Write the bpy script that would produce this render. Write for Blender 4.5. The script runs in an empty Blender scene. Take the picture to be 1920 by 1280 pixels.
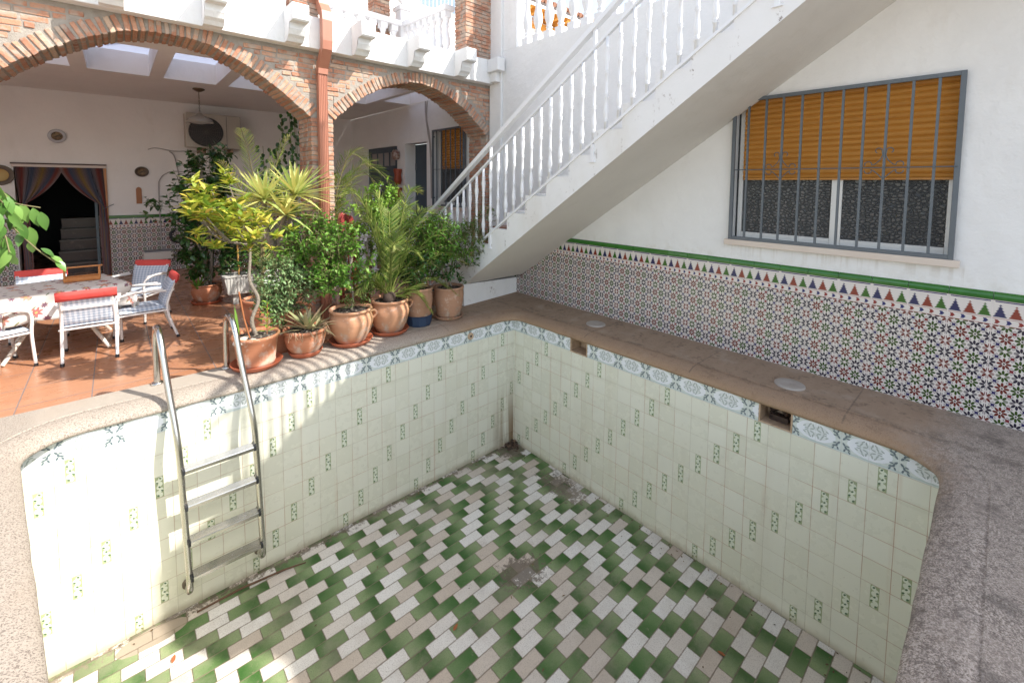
import bpy, math, random
from math import sin, cos, pi, radians as R, sqrt, atan2
from mathutils import Vector as V3, Matrix, Euler
rnd = random.Random(11)
sc = bpy.context.scene
COL = sc.collection

# ---------------------------------------------------------------- node maths
class N:
    """a tiny expression wrapper round shader node sockets"""
    nt = None
    def __init__(s, sock): s.s = sock
    @staticmethod
    def m(op, *a, clamp=False):
        n = N.nt.nodes.new('ShaderNodeMath'); n.operation = op; n.use_clamp = clamp
        for i, x in enumerate(a):
            if isinstance(x, N): N.nt.links.new(x.s, n.inputs[i])
            else: n.inputs[i].default_value = float(x)
        return N(n.outputs[0])
    def __add__(s, o): return N.m('ADD', s, o)
    __radd__ = __add__
    def __sub__(s, o): return N.m('SUBTRACT', s, o)
    def __rsub__(s, o): return N.m('SUBTRACT', o, s)
    def __mul__(s, o): return N.m('MULTIPLY', s, o)
    __rmul__ = __mul__
    def __truediv__(s, o): return N.m('DIVIDE', s, o)
    def __lt__(s, o): return N.m('LESS_THAN', s, o)
    def __gt__(s, o): return N.m('GREATER_THAN', s, o)
def fl(x): return N.m('FLOOR', x)
def fr(x): return N.m('FRACT', x)
def ab(x): return N.m('ABSOLUTE', x)
def mx(a, b): return N.m('MAXIMUM', a, b)
def mn(a, b): return N.m('MINIMUM', a, b)
def fmod(a, b): return N.m('FLOORED_MODULO', a, b)
def sq(x): return x * x
def sst(x, a, b):
    n = N.nt.nodes.new('ShaderNodeMapRange'); n.interpolation_type = 'SMOOTHSTEP'
    N.nt.links.new(x.s, n.inputs['Value']); n.inputs['From Min'].default_value = a; n.inputs['From Max'].default_value = b
    return N(n.outputs[0])
def near(x, c, w): return (ab(x - c) < w)
def mixc(f, a, b):
    n = N.nt.nodes.new('ShaderNodeMix'); n.data_type = 'RGBA'
    for s_, v in ((n.inputs[0], f), (n.inputs[6], a), (n.inputs[7], b)):
        if isinstance(v, N): N.nt.links.new(v.s, s_)
        elif isinstance(v, (int, float)): s_.default_value = v
        else: s_.default_value = (*v[:3], 1)
    return N(n.outputs[2])
def noise(vec, scale, detail=3, rough=.55, out=0):
    n = N.nt.nodes.new('ShaderNodeTexNoise'); n.inputs['Scale'].default_value = scale
    n.inputs['Detail'].default_value = detail; n.inputs['Roughness'].default_value = rough
    N.nt.links.new(vec.s, n.inputs['Vector']); return N(n.outputs[out])
def voro(vec, scale, feat='F1'):
    n = N.nt.nodes.new('ShaderNodeTexVoronoi'); n.feature = feat; n.inputs['Scale'].default_value = scale
    N.nt.links.new(vec.s, n.inputs['Vector']); return N(n.outputs[0])
def wn(a, b=0.):
    c = N.nt.nodes.new('ShaderNodeCombineXYZ')
    for i, x in enumerate((a, b)):
        if isinstance(x, N): N.nt.links.new(x.s, c.inputs[i])
        else: c.inputs[i].default_value = x
    n = N.nt.nodes.new('ShaderNodeTexWhiteNoise'); n.noise_dimensions = '3D'
    N.nt.links.new(c.outputs[0], n.inputs['Vector']); return N(n.outputs[0])
def vscale(v, sx, sy, sz):
    n = N.nt.nodes.new('ShaderNodeVectorMath'); n.operation = 'MULTIPLY'
    N.nt.links.new(v.s, n.inputs[0]); n.inputs[1].default_value = (sx, sy, sz); return N(n.outputs[0])
def objc():
    n = N.nt.nodes.new('ShaderNodeTexCoord'); return N(n.outputs['Object'])
def posn():
    n = N.nt.nodes.new('ShaderNodeNewGeometry'); return N(n.outputs['Position'])
def sep(v):
    n = N.nt.nodes.new('ShaderNodeSeparateXYZ'); N.nt.links.new(v.s, n.inputs[0]); return [N(o) for o in n.outputs]
def uvs():
    n = N.nt.nodes.new('ShaderNodeUVMap'); n.uv_map = 'UVMap'; return sep(N(n.outputs[0]))[:2]
def attr(name='rnd'):
    n = N.nt.nodes.new('ShaderNodeAttribute'); n.attribute_name = name; return N(n.outputs['Fac'])
def ramp(f, stops):
    n = N.nt.nodes.new('ShaderNodeValToRGB'); cr = n.color_ramp
    while len(cr.elements) < len(stops): cr.elements.new(.5)
    for e, (p, c) in zip(cr.elements, stops): e.position = p; e.color = (*c, 1)
    N.nt.links.new(f.s, n.inputs[0]); return N(n.outputs[0])

def mat(name, color=None, rough=.6, metal=0., fn=None, spec=.5, trans=0.):
    m = bpy.data.materials.new(name); m.use_nodes = True; nt = m.node_tree; N.nt = nt
    b = nt.nodes['Principled BSDF']
    b.inputs['Roughness'].default_value = rough; b.inputs['Metallic'].default_value = metal
    b.inputs['Specular IOR Level'].default_value = spec
    if color: b.inputs['Base Color'].default_value = (*color, 1)
    if fn:
        r = fn()
        for k, v in r.items():
            if k == 'bump':
                h, dist, st = v
                bn = nt.nodes.new('ShaderNodeBump'); bn.inputs['Distance'].default_value = dist; bn.inputs['Strength'].default_value = st
                nt.links.new(h.s, bn.inputs['Height']); nt.links.new(bn.outputs[0], b.inputs['Normal'])
            else:
                key = {'color': 'Base Color', 'rough': 'Roughness'}[k]; nt.links.new(v.s, b.inputs[key])
    if trans:
        t = nt.nodes.new('ShaderNodeBsdfTranslucent'); mxs = nt.nodes.new('ShaderNodeMixShader'); mxs.inputs[0].default_value = trans
        l = b.inputs['Base Color'].links
        if l: nt.links.new(l[0].from_socket, t.inputs[0])
        else: t.inputs[0].default_value = (*color, 1)
        nt.links.new(b.outputs[0], mxs.inputs[1]); nt.links.new(t.outputs[0], mxs.inputs[2])
        nt.links.new(mxs.outputs[0], nt.nodes['Material Output'].inputs[0])
    return m

def leafmat(name, cs, rough=.45, trans=.3):
    def f():
        a = attr(); n = noise(objc(), 6, 2)
        k = len(cs) - 1
        return {'color': ramp(a * .85 + n * .15, [(i / k, c) for i, c in enumerate(cs)])}
    return mat(name, None, rough, fn=f, trans=trans)

# ---------------------------------------------------------------- mesh builder
class MB:
    def __init__(s): s.v = []; s.f = []; s.sm = []; s.r = []; s.uv = {}; s.cr = 0.
    def add(s, vs, fs, smooth=False, r=None, uvs=None):
        o = len(s.v); s.v += [tuple(p) for p in vs]; r = s.cr if r is None else r
        for i, f in enumerate(fs):
            if uvs: s.uv[len(s.f)] = uvs[i]
            s.f.append([o + j for j in f]); s.sm.append(smooth); s.r.append(r)
        return s
    def box(s, x0, x1, y0, y1, z0, z1, r=None):
        vs = [(x, y, z) for x in (x0, x1) for y in (y0, y1) for z in (z0, z1)]
        return s.add(vs, [(0, 1, 3, 2), (4, 6, 7, 5), (0, 4, 5, 1), (2, 3, 7, 6), (0, 2, 6, 4), (1, 5, 7, 3)], r=r)
    def obox(s, c, ax, ay, az, r=None):
        """oriented box: centre and three half-axis vectors"""
        c, ax, ay, az = map(V3, (c, ax, ay, az))
        vs = [c + ax * i + ay * j + az * k for i in (-1, 1) for j in (-1, 1) for k in (-1, 1)]
        return s.add(vs, [(0, 1, 3, 2), (4, 6, 7, 5), (0, 4, 5, 1), (2, 3, 7, 6), (0, 2, 6, 4), (1, 5, 7, 3)], r=r)
    def bar(s, a, b, w, h, up=(0, 0, 1), r=None):
        a, b = V3(a), V3(b); d = b - a; L = d.length; d.normalize(); u = V3(up)
        sd = d.cross(u).normalized(); u2 = sd.cross(d).normalized()
        return s.obox((a + b) / 2, d * L / 2, sd * w / 2, u2 * h / 2, r)
    def prism(s, pts, axis, a, b, r=None):
        """2D polygon extruded along an axis between a and b"""
        def P(p, t):
            return {'X': (t, p[0], p[1]), 'Y': (p[0], t, p[1]), 'Z': (p[0], p[1], t)}[axis]
        n = len(pts); vs = [P(p, a) for p in pts] + [P(p, b) for p in pts]
        fs = [tuple(range(n))[::-1], tuple(range(n, 2 * n))] + [(i, (i + 1) % n, n + (i + 1) % n, n + i) for i in range(n)]
        return s.add(vs, fs, r=r)
    def tube(s, pts, rad, seg=8, r=None, caps=True):
        pts = [V3(p) for p in pts]; n = len(pts)
        rs = rad if isinstance(rad, (list, tuple)) else [rad] * n
        vs = []; fs = []; prev = None
        for i, p in enumerate(pts):
            t = (pts[min(i + 1, n - 1)] - pts[max(i - 1, 0)]).normalized()
            if prev is None:
                u = t.cross(V3((0, 0, 1)))
                if u.length < .1: u = t.cross(V3((1, 0, 0)))
            else: u = prev - t * prev.dot(t)
            u.normalize(); prev = u; w = t.cross(u)
            for k in range(seg):
                a = 2 * pi * k / seg; vs.append(p + (u * cos(a) + w * sin(a)) * rs[i])
        for i in range(n - 1):
            for k in range(seg):
                k2 = (k + 1) % seg; fs.append((i * seg + k, i * seg + k2, (i + 1) * seg + k2, (i + 1) * seg + k))
        s.add(vs, fs, True, r)
        if caps: s.add(vs[:seg], [tuple(range(seg))[::-1]], False, r); s.add(vs[-seg:], [tuple(range(seg))], False, r)
        return s
    def lathe(s, prof, c=(0, 0, 0), seg=32, r=None, smooth=True, wob=0., flute=None):
        """(radius, z) profile turned round a vertical axis"""
        vs = []; fs = []; n = len(prof)
        for i, (q, z) in enumerate(prof):
            for k in range(seg):
                a = 2 * pi * k / seg
                q2 = q * (1 + wob * sin(2 * a + i * .35) + (flute(k, z) if flute else 0))
                vs.append((c[0] + q2 * cos(a), c[1] + q2 * sin(a), c[2] + z))
        for i in range(n - 1):
            for k in range(seg):
                k2 = (k + 1) % seg; fs.append((i * seg + k, i * seg + k2, (i + 1) * seg + k2, (i + 1) * seg + k))
        return s.add(vs, fs, smooth, r)
    def quad(s, a, b, c, d, r=None, uv=None): return s.add([a, b, c, d], [(0, 1, 2, 3)], r=r, uvs=[uv] if uv else None)
    def leaf(s, p, d, nrm, L, W, r=None, bend=.15, fold=.12):
        """one leaf blade: base, direction, face normal, length, width"""
        p, d = V3(p), V3(d).normalized(); n = V3(nrm); sd = d.cross(n)
        if sd.length < 1e-3: sd = d.cross(V3((1, 0, 0)))
        sd.normalize(); n = sd.cross(d); b = -n * bend * L
        m1 = p + d * L * .33 + b * .1; m2 = p + d * L * .7 + b * .5; t = p + d * L + b
        f = n * fold * W
        vs = [p, m1 - sd * W * .5 + f, m1, m1 + sd * W * .5 + f, m2 - sd * W * .38 + f, m2, m2 + sd * W * .38 + f, t]
        return s.add(vs, [(0, 2, 1), (0, 3, 2), (1, 2, 5, 4), (2, 3, 6, 5), (4, 5, 7), (5, 6, 7)], True, rnd.random() if r is None else r)
    def leaf2(s, p, d, nrm, L, W, r=None, bend=.2, fold=.14):
        """a finer leaf blade with a rounded outline, drip tip and curled midrib"""
        p, d = V3(p), V3(d).normalized(); n = V3(nrm); sd = d.cross(n)
        if sd.length < 1e-3: sd = d.cross(V3((1, 0, 0)))
        sd.normalize(); n = sd.cross(d); tw = rnd.uniform(-.25, .25); vs = []
        for t, w_ in ((0, .04), (.12, .52), (.28, .88), (.45, 1.), (.62, .86), (.78, .55), (.90, .24), (1., .0)):
            c = p + d * L * t - n * bend * L * t * t; s2 = (sd * cos(tw * t) + n * sin(tw * t)); w2 = W * .5 * w_ * (1 + rnd.uniform(-.06, .06)); up_ = n * fold * W * w_
            vs += [c - s2 * w2 + up_, c, c + s2 * w2 + up_]
        fs = []
        for k in range(7): fs += [(k * 3, k * 3 + 1, k * 3 + 4, k * 3 + 3), (k * 3 + 1, k * 3 + 2, k * 3 + 5, k * 3 + 4)]
        return s.add(vs, fs, True, rnd.random() if r is None else r)
    def build(s, name, m, parent=None, bevel=0, label=None):
        me = bpy.data.meshes.new(name)
        off = V3((0, 0, 0))
        if parent is not None:
            q = parent
            while q is not None: off = off + q.location; q = q.parent
        me.from_pydata([(x - off.x, y - off.y, z - off.z) for x, y, z in s.v], [], s.f)
        me.polygons.foreach_set('use_smooth', s.sm)
        a = me.attributes.new('rnd', 'FLOAT', 'FACE'); a.data.foreach_set('value', s.r)
        if s.uv:
            ul = me.uv_layers.new(name='UVMap')
            for pi_, p in enumerate(me.polygons):
                u = s.uv.get(pi_)
                if u:
                    for li, c in zip(p.loop_indices, u): ul.data[li].uv = c
        me.materials.append(m); me.update()
        o = bpy.data.objects.new(name, me); COL.objects.link(o)
        if parent is not None: o.parent = parent
        if bevel:
            b = o.modifiers.new('edge', 'BEVEL'); b.width = bevel; b.segments = 2; b.limit_method = 'ANGLE'; b.angle_limit = R(50)
        if label: o['label'] = label
        return o

def tag(o, label, cat, group=None):
    o['label'] = label; o['category'] = cat
    if group: o['group'] = group
    return o
def thing(name, loc, label, cat, group=None):
    o = bpy.data.objects.new(name, None); COL.objects.link(o); o.location = loc; o.empty_display_size = .1
    return tag(o, label, cat, group)
def struct(o): o['kind'] = 'structure'; return o
def stuff(o): o['kind'] = 'stuff'; return o
def dup(root, loc, rz, label):
    r = root.copy(); COL.objects.link(r); r.location = loc; r.rotation_euler = (0, 0, rz); r['label'] = label
    for ch in list(root.children):
        c = ch.copy(); COL.objects.link(c); c.parent = r
        for g in list(ch.children):
            d = g.copy(); COL.objects.link(d); d.parent = c
    return r
def cells(mb, us, vs, holes, P, t0, t1):
    """wall of grid cells (us x vs) with rectangular holes; P(u, v, t) -> point; t0 front, t1 back"""
    us = sorted(set(us + [h[i] for h in holes for i in (0, 1)])); vs = sorted(set(vs + [h[i] for h in holes for i in (2, 3)]))
    nu, nv = len(us) - 1, len(vs) - 1
    def solid(i, j):
        if i < 0 or j < 0 or i >= nu or j >= nv: return False
        u, v = (us[i] + us[i + 1]) / 2, (vs[j] + vs[j + 1]) / 2
        return not any(h[0] < u < h[1] and h[2] < v < h[3] for h in holes)
    for i in range(nu):
        for j in range(nv):
            if not solid(i, j): continue
            u0, u1, v0, v1 = us[i], us[i + 1], vs[j], vs[j + 1]
            for t in (t0, t1): mb.quad(P(u0, v0, t), P(u1, v0, t), P(u1, v1, t), P(u0, v1, t), uv=[(u0, v0), (u1, v0), (u1, v1), (u0, v1)])
            for (di, dj, a, b) in ((-1, 0, (u0, v0), (u0, v1)), (1, 0, (u1, v0), (u1, v1)), (0, -1, (u0, v0), (u1, v0)), (0, 1, (u0, v1), (u1, v1))):
                if not solid(i + di, j + dj): mb.quad(P(*a, t0), P(*b, t0), P(*b, t1), P(*a, t1), uv=[a, b, b, a])
    return mb

# ---------------------------------------------------------------- camera, light, sky
cam = bpy.data.cameras.new('camera'); co = bpy.data.objects.new('camera', cam); COL.objects.link(co); sc.camera = co
CX, CY, CF = 955.5565, 401.1629, 830.0616
cam.sensor_width = 36; cam.lens = CF / 1920 * 36; cam.clip_start = .05; cam.clip_end = 500
cam.shift_x = (960 - CX) / 1920; cam.shift_y = -(640 - CY) / 1920
yaw, pit, rol = 0.72903951, -0.06862018, 0.00749272
fw0 = V3((sin(yaw), cos(yaw), 0)); rt = V3((cos(yaw), -sin(yaw), 0)); up = V3((0, 0, 1))
fw = fw0 * cos(pit) + up * sin(pit); uu = up * cos(pit) - fw0 * sin(pit)
r2 = rt * cos(rol) + uu * sin(rol); u2 = uu * cos(rol) - rt * sin(rol)
M = Matrix((r2, u2, -fw)).transposed().to_4x4(); M.translation = V3((-3.37256531, -3.68864147, 1.46284422)); co.matrix_world = M

SD = V3((1, -1.43, 1.70)).normalized()
sun = bpy.data.lights.new('sun', 'SUN'); so = bpy.data.objects.new('sun', sun); COL.objects.link(so)
sun.energy = 2.8; sun.angle = R(.55); sun.color = (1, .955, .88)
so.rotation_euler = SD.to_track_quat('Z', 'Y').to_euler(); so.location = (4, -6, 9)
w = bpy.data.worlds.new('World'); sc.world = w; w.use_nodes = True; nt = w.node_tree
sk = nt.nodes.new('ShaderNodeTexSky'); sk.sky_type = 'NISHITA'; sk.sun_disc = False
sk.sun_elevation = math.asin(SD.z); sk.sun_rotation = atan2(SD.x, SD.y)
sk.air_density = 1.0; sk.dust_density = 1.2; sk.ozone_density = 1.0
hs_ = nt.nodes.new('ShaderNodeHueSaturation'); hs_.inputs['Saturation'].default_value = .66; nt.links.new(sk.outputs[0], hs_.inputs['Color'])
mx_ = nt.nodes.new('ShaderNodeMix'); mx_.data_type = 'RGBA'; mx_.blend_type = 'MULTIPLY'; mx_.inputs[0].default_value = 1; mx_.inputs[7].default_value = (1, .965, .91, 1)
nt.links.new(hs_.outputs[0], mx_.inputs[6]); nt.links.new(mx_.outputs[2], nt.nodes['Background'].inputs[0]); nt.nodes['Background'].inputs[1].default_value = .15
sc.view_settings.view_transform = 'Standard'; sc.view_settings.look = 'None'; sc.view_settings.exposure = 1.45
sc.view_settings.gamma = 1
sc.cycles.max_bounces = 8; sc.cycles.diffuse_bounces = 5; sc.cycles.transparent_max_bounces = 8
# ---------------------------------------------------------------- materials
def plaster(name, col, dirt=.0, bump=.5, drips=False):
    def f():
        p = objc(); n = noise(p, 2.2, 5); n2 = noise(p, 60, 3)
        c = mixc(sst(n, .35, .75) * .35, col, [x * .86 for x in col])
        c = mixc(sst(noise(vscale(p, 1, 1, .35), 5, 5, .65), .55, .75) * .22, c, [col[0] * .80, col[1] * .77, col[2] * .72])
        if dirt:
            x_, y_, z_ = sep(p); ph = fr((y_ + .22) / .2785 + .5) - .5
            near_ = 1. - sst(ab(ph), .02, .20); strk = sst(noise(vscale(p, 8, 26, 3), 1., 4), .50, .66)
            d = mx(sst(noise(p, 7, 6, .7), .60, .72) * sst(noise(p, 90, 2), .45, .6), near_ * sst(noise(p, 24, 5, .8), .52, .62) * strk) * dirt
            c = mixc(d, c, (.16, .11, .08))
            c = mixc(sst(noise(vscale(p, 1.2, 1.2, .5), 2.5, 5), .45, .8) * .4, c, (.60, .56, .48))
        if drips:
            wx, wy, wz = sep(posn()); st = sst(noise(vscale(posn(), 1, 22, 1.2), 1., 4), .50, .64)
            inw = near(wy, -2.79, .75) * (1. - sst(wz, .93, .96)) * sst(wz, .80, .95)
            c = mixc(inw * st * .35, c, (.46, .41, .34))
            c = mixc((1. - sst(wz + noise(p, 5, 4) * .12, .86, 1.02)) * sst(noise(p, 11, 5, .7), .45, .62) * .28, c, (.56, .52, .45))
            c = mixc(sst(noise(p, .8, 6, .6), .50, .62) * .14, c, (.60, .60, .60))
        return {'color': c, 'bump': (n2 * .3 + noise(p, 14, 4) + noise(p, 3.2, 3) * 2.4, .007, bump)}
    return mat(name, None, .75, fn=f, spec=.25)
M_white = plaster('white_plaster', (.80, .80, .795), bump=.8, drips=True)
M_porch = plaster('porch_plaster', (.82, .795, .775))
M_stair = plaster('stair_plaster', (.80, .80, .795), dirt=1.)
M_soffit_shade = plaster('shaded_soffit_plaster', (.68, .655, .615))  # white stair plaster darkened: shade under the flight put into the colour
M_paint = mat('white_gloss_paint', (.80, .81, .83), .35)

def ellipse(x, y, cx, cy, a, b, ang):
    c, s_ = cos(R(ang)), sin(R(ang)); dx, dy = x - cx, y - cy
    return ((sq((dx * c + dy * s_) / a) + sq((dy * c - dx * s_) / b)) < 1.)
def union(l):
    r = l[0]
    for q in l[1:]: r = mx(r, q)
    return r

def f_azulejo():
    u, v = uvs(); TW = .1953
    cu, cv = u / (TW / 3), (v - .616) / .077
    i, j = fl(cu + .5), fl(cv + .5); fu, fv = cu - i, cv - j
    r = N.m('SQRT', sq(fu) + sq(fv)); th = N.m('ARCTAN2', fv, fu)
    a = fmod(th + pi / 8, pi / 4) - pi / 8
    x, y = r * N.m('COSINE', a), r * N.m('SINE', a)
    petal = (sq((x - .30) / .178) + sq(y / .092)) < 1.
    odd = fmod(j, 2.)
    idx = fmod(i + 1. - odd, 3.)
    colr = mixc(near(idx, 1., .5), (.028, .022, .040), (.15, .028, .020)); colr = mixc(near(idx, 2., .5), colr, (.038, .075, .012))
    white = mixc(noise(objc(), 9, 2) * .5, (.68, .635, .60), (.62, .58, .56))
    c = mixc(petal, white, colr)
    c = mixc((r < .07) * odd, c, (.04, .03, .03))
    sqm = (ab(fu) > .375) * (ab(fv) > .385)
    scol = mixc(near(fmod(fl(cu), 3.), 1., .5), (.035, .03, .115), (.20, .022, .03)); c = mixc(sqm, c, scol)
    ln = union([near(ab(fu) + ab(fv), .74, .035) * (sqm < .5)]) * .75
    c = mixc(ln, c, (.10, .08, .10))
    # little trees along the top
    tu = u / (TW / 3); tx = ab(fr(tu) - .5); h = (v - .668) / .086; q = fr(h * 5.)
    hw = N.m('POWER', 1.001 - mn(fl(h * 5.) / 5., 1.), 1.2) * .42 + .06 - q * .21
    ti = fmod(fl(tu), 3.); tc = mixc(near(ti, 1., .5), (.022, .026, .095), (.22, .038, .022)); tc = mixc(near(ti, 2., .5), tc, (.035, .12, .015))
    top = mixc((tx < hw) * (h > 0.) * (h < 1.), white, tc)
    jx = ab(fr(u / TW + .5) - .5) * TW
    top = mixc(near(v, .764, .0035) * (jx > .009), top, (.02, .02, .12))
    au = u / (TW / 4) ; ax = fr(au) - .5; av = ab(v - .640) / .0125
    arrow = (av < 1.) * (ax > (-.18 - av * .10)) * (ax < (.22 - av * .22))
    arr = mixc(arrow, white, mixc(fmod(fl(au), 2.), (.24, .03, .025), (.02, .025, .13)))
    c = mixc(v > .618, c, arr); c = mixc(v > .660, c, top)
    c = mixc(union([near(v, .660, .0016), near(v, .6185, .0016)]), c, (.36, .13, .11))
    jz = ab(fr((v - .616) / .154 + .5) - .5) * .154
    c = mixc(union([jx < .0022, (jz < .0012) * (v < .61)]), c, (.72, .65, .63))
    n = noise(objc(), 30, 2)
    return {'color': c, 'rough': n * .15 + .12, 'bump': (union([jx < .0022]) * -1. + n * .15, .001, .6)}
M_az = mat('patterned_azulejo_tile', None, .2, fn=f_azulejo)
M_green = mat('green_glazed_tile', None, .12, fn=lambda: {'color': mixc(noise(objc(), 12, 3), (.022, .11, .016), (.05, .20, .035))})

def f_pool(right):
    def f():
        u, v = uvs(); TW = .1388; RH = .15
        off = .0289 if right else -.0383
        cu = (u - off) / TW; cv = (0. - (v + .22)) / RH
        t, n = fl(cu), fl(cv); fx, fy = fr(cu), fr(cv)
        if right: dec = near(fmod(t + n, 5.), 3., .5)
        else: dec = near(fmod(t - n, 5.), 1., .5)
        rv = wn(t, n + (50. if right else 0.))
        p = objc()
        base = mixc(rv, (.735, .722, .595), (.785, .775, .665))
        base = mixc(noise(p, 1.3, 4) * .35, base, (.64, .645, .52))
        lx, ly = (fx - .5) * (TW / .022), (.5 - fy) * 2.
        inside = (ab(lx) < 1.) * (ab(ly) < .97)
        blobs = union([ellipse(lx, ly * 3., x_, y_, .55, .62, 0) for x_, y_ in ((-.3, 2.2), (.35, 1.5), (-.2, .8), (.2, 0.), (-.35, -.8), (.3, -1.5), (-.2, -2.2))])
        dots = union([ellipse(lx, ly * 3., x_, y_, .34, .22, 40) for x_, y_ in ((-.25, 2.35), (.55, 1.25), (0., 0.), (-.6, -1.15), (.35, -2.3))])
        dc = mixc(blobs, (.33, .38, .22), (.70, .73, .60)); dc = mixc(dots, dc, (.09, .155, .08))
        c = mixc(dec * inside, base, dc)
        # thin grout with rusty stains
        gx = mn(fx, 1. - fx) * TW; gy = mn(fy, 1. - fy) * RH
        g = mn(gx, gy); st = sst(noise(p, 3.1, 4), .38, .62)
        gc = mixc(st, (.58, .56, .46), (.46, .29, .20))
        c = mixc((g < .0016) * (v < -.22), c, gc)
        c = mixc((1. - sst(gx, 0., .03)) * sst(noise(vscale(p, 9, 9, .7), 1., 3), .58, .75) * .45, c, (.48, .27, .16))
        # ornamental border under the coping
        xs = ((fmod((u - off) / TW + (0. if right else 1.), 2.)))
        if right: xs = fmod((u - off) / TW + (1. - (u > .95)), 2.)
        s_ = (1. - ab(xs - 1.)) * TW            # 0 at leaf cross, TW at medallion centre
        y = ab(v + .145)
        wob = noise(p, 45, 3) * .012 - .006
        med = ((sq((TW - s_) / .108) + sq(y / .060)) + wob * 22.) < 1.
        bc = mixc(noise(p, 25, 3), (.55, .60, .55), (.71, .74, .72))
        bc = mixc(med, bc, (.78, .80, .83))
        bc = mixc(near(y + wob * .8, .064, .004) * .7, bc, (.44, .53, .52))
        lv = [ellipse(s_ + wob * .3, y, *q) for q in ((.014, .018, .011, .0050, 50), (.024, .036, .011, .0055, 70), (.038, .044, .010, .0048, 25), (.018, .054, .010, .0050, 110), (.042, .060, .010, .0042, 60), (.034, .024, .010, .0042, 5))]
        bc = mixc(union(lv) * .92, bc, (.085, .12, .15)); bc = mixc(ellipse(s_, y, .028, .034, .034, .011, 52) * (1. - union(lv)) * .45, bc, (.30, .36, .33))
        fl_ = [ellipse(s_, y, *q) for q in ((.118, .010, .012, .0040, 20), (.100, .022, .013, .0040, 60), (.124, .034, .011, .0040, 100), (.088, .006, .012, .0035, 0), (.108, .040, .010, .0035, 40), (.076, .020, .010, .0035, 30), (.130, .020, .008, .003, 80))]
        bc = mixc(union(fl_) * .75, bc, (.17, .21, .20)); bc = mixc(ellipse(s_, y, .108, .02, .036, .022, 0) * .3, bc, (.42, .47, .40))
        bc = mixc((gx < .0013) * .6, bc, (.55, .55, .52))
        c = mixc((v > -.22) * (v < -.068), c, bc)
        # grime in the corner and along the foot
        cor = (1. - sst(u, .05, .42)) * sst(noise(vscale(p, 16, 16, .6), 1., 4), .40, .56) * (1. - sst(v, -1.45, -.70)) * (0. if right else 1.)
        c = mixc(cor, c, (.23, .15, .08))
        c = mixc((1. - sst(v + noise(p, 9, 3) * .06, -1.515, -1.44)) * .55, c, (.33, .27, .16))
        c = mixc(sst(noise(vscale(p, 5, 5, .5), 1., 5), .52, .75) * .28 * (v < -.22), c, (.56, .50, .38)); c = mixc(near(v + noise(p, 4, 3) * .03, -.36, .022) * .14, c, (.50, .48, .36))
        c = mixc(sst(noise(p, 60, 3, .7), .66, .72) * .5 * (v < -.22), c, (.40, .36, .26))
        bump = mn(g, .003) * 300. + noise(p, 20, 2) * .25 + rv * .3
        return {'color': c, 'rough': noise(p, 18, 3) * .3 + .08 + rv * .12, 'bump': (bump, .0012, .6)}
    return f
M_poolR = mat('pale_green_pool_tile', None, .2, fn=f_pool(True))
M_poolL = mat('pale_green_pool_tile_long_wall', None, .2, fn=f_pool(False))

def f_floor():
    u, v = uvs(); r = attr(); p = objc()
    # r<1 : cream tile, r>=1 : green tile (fraction = own shade)
    gr = (r > .999); q = fr(r); big = noise(p, 1.1, 4)
    sp = noise(p, 170, 2, .8); sp2 = voro(p, 120)
    cream = mixc(q, (.57, .475, .385), (.79, .755, .70)); cream = mixc(sst(sp, .50, .68) * .5, cream, (.27, .20, .16))
    dirn = (q > .5); g = u * dirn + (1. - u) * (1. - dirn); g = sst(g + (noise(p, 9, 2) - .5) * .5, .05, .95)
    green = mixc(g, (.034, .105, .016), (.235, .305, .14)); green = mixc(sst(sp, .45, .7) * .35, green, (.03, .07, .02))
    green = mixc(sst(fr(q * 7.), .55, .95) * .5, green, (.055, .15, .03))
    c = mixc(gr, cream, green)
    dirt = sst(noise(p, .9, 7, .72), .60, .70) * sst(noise(p, 60, 3, .7), .36, .52)
    x, y, z = sep(p)
    d1 = 1. - sst(N.m('SQRT', sq(x + 1.12) + sq((y + 1.35) * 1.2)), .05, .34)
    d2 = 1. - sst(N.m('SQRT', sq(x + .16) + sq((y + .9) * .5)), .0, .30)
    d3 = 1. - sst(N.m('SQRT', sq(x + .14) + sq((y + .12))), .06, .32)
    d4 = (1. - sst(ab(y + .03), .0, .10)) * .8
    d5 = 1. - sst(N.m('SQRT', sq((x + 3.30) * .8) + sq((y + .10) * 2.)), .10, .22)
    k = sst(noise(p, 30, 6, .8) * 1.5 + noise(p, 5, 3) * .3 + mx(mx(d1, d2), mx(d3, d4)) * .42, 1.12, 1.24)
    c = mixc(k * .85, c, mixc(noise(p, 20, 3), (.07, .05, .035), (.19, .145, .11))); c = mixc(sst(d5 + noise(p, 12, 4) * .6, .85, .92), c, (.33, .27, .21))
    c = mixc(sst(noise(p, 2.3, 7, .7), .47, .66) * .30, c, (.40, .33, .265)); c = mixc(sst(noise(p, 21, 6, .8), .58, .72) * .45, c, (.30, .24, .185)); c = mixc((mn(mn(u, 1. - u) * .187, mn(v, 1. - v) * .0935) < (noise(p, 55, 3) * .010 - .0018)) * .55, c, (.22, .17, .12))
    c = mixc(dirt * .6, c, (.12, .10, .07)); c = mixc(sst(big, .45, .75) * .18, c, (.30, .22, .15))
    return {'color': c, 'rough': sp * .2 + .38, 'bump': (sp * .6 + sp2 * .4, .0018, .7)}
M_floor = mat('pool_floor_tile', None, .4, fn=f_floor)
M_grout = mat('dark_grout', (.30, .23, .165), .9)

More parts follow.
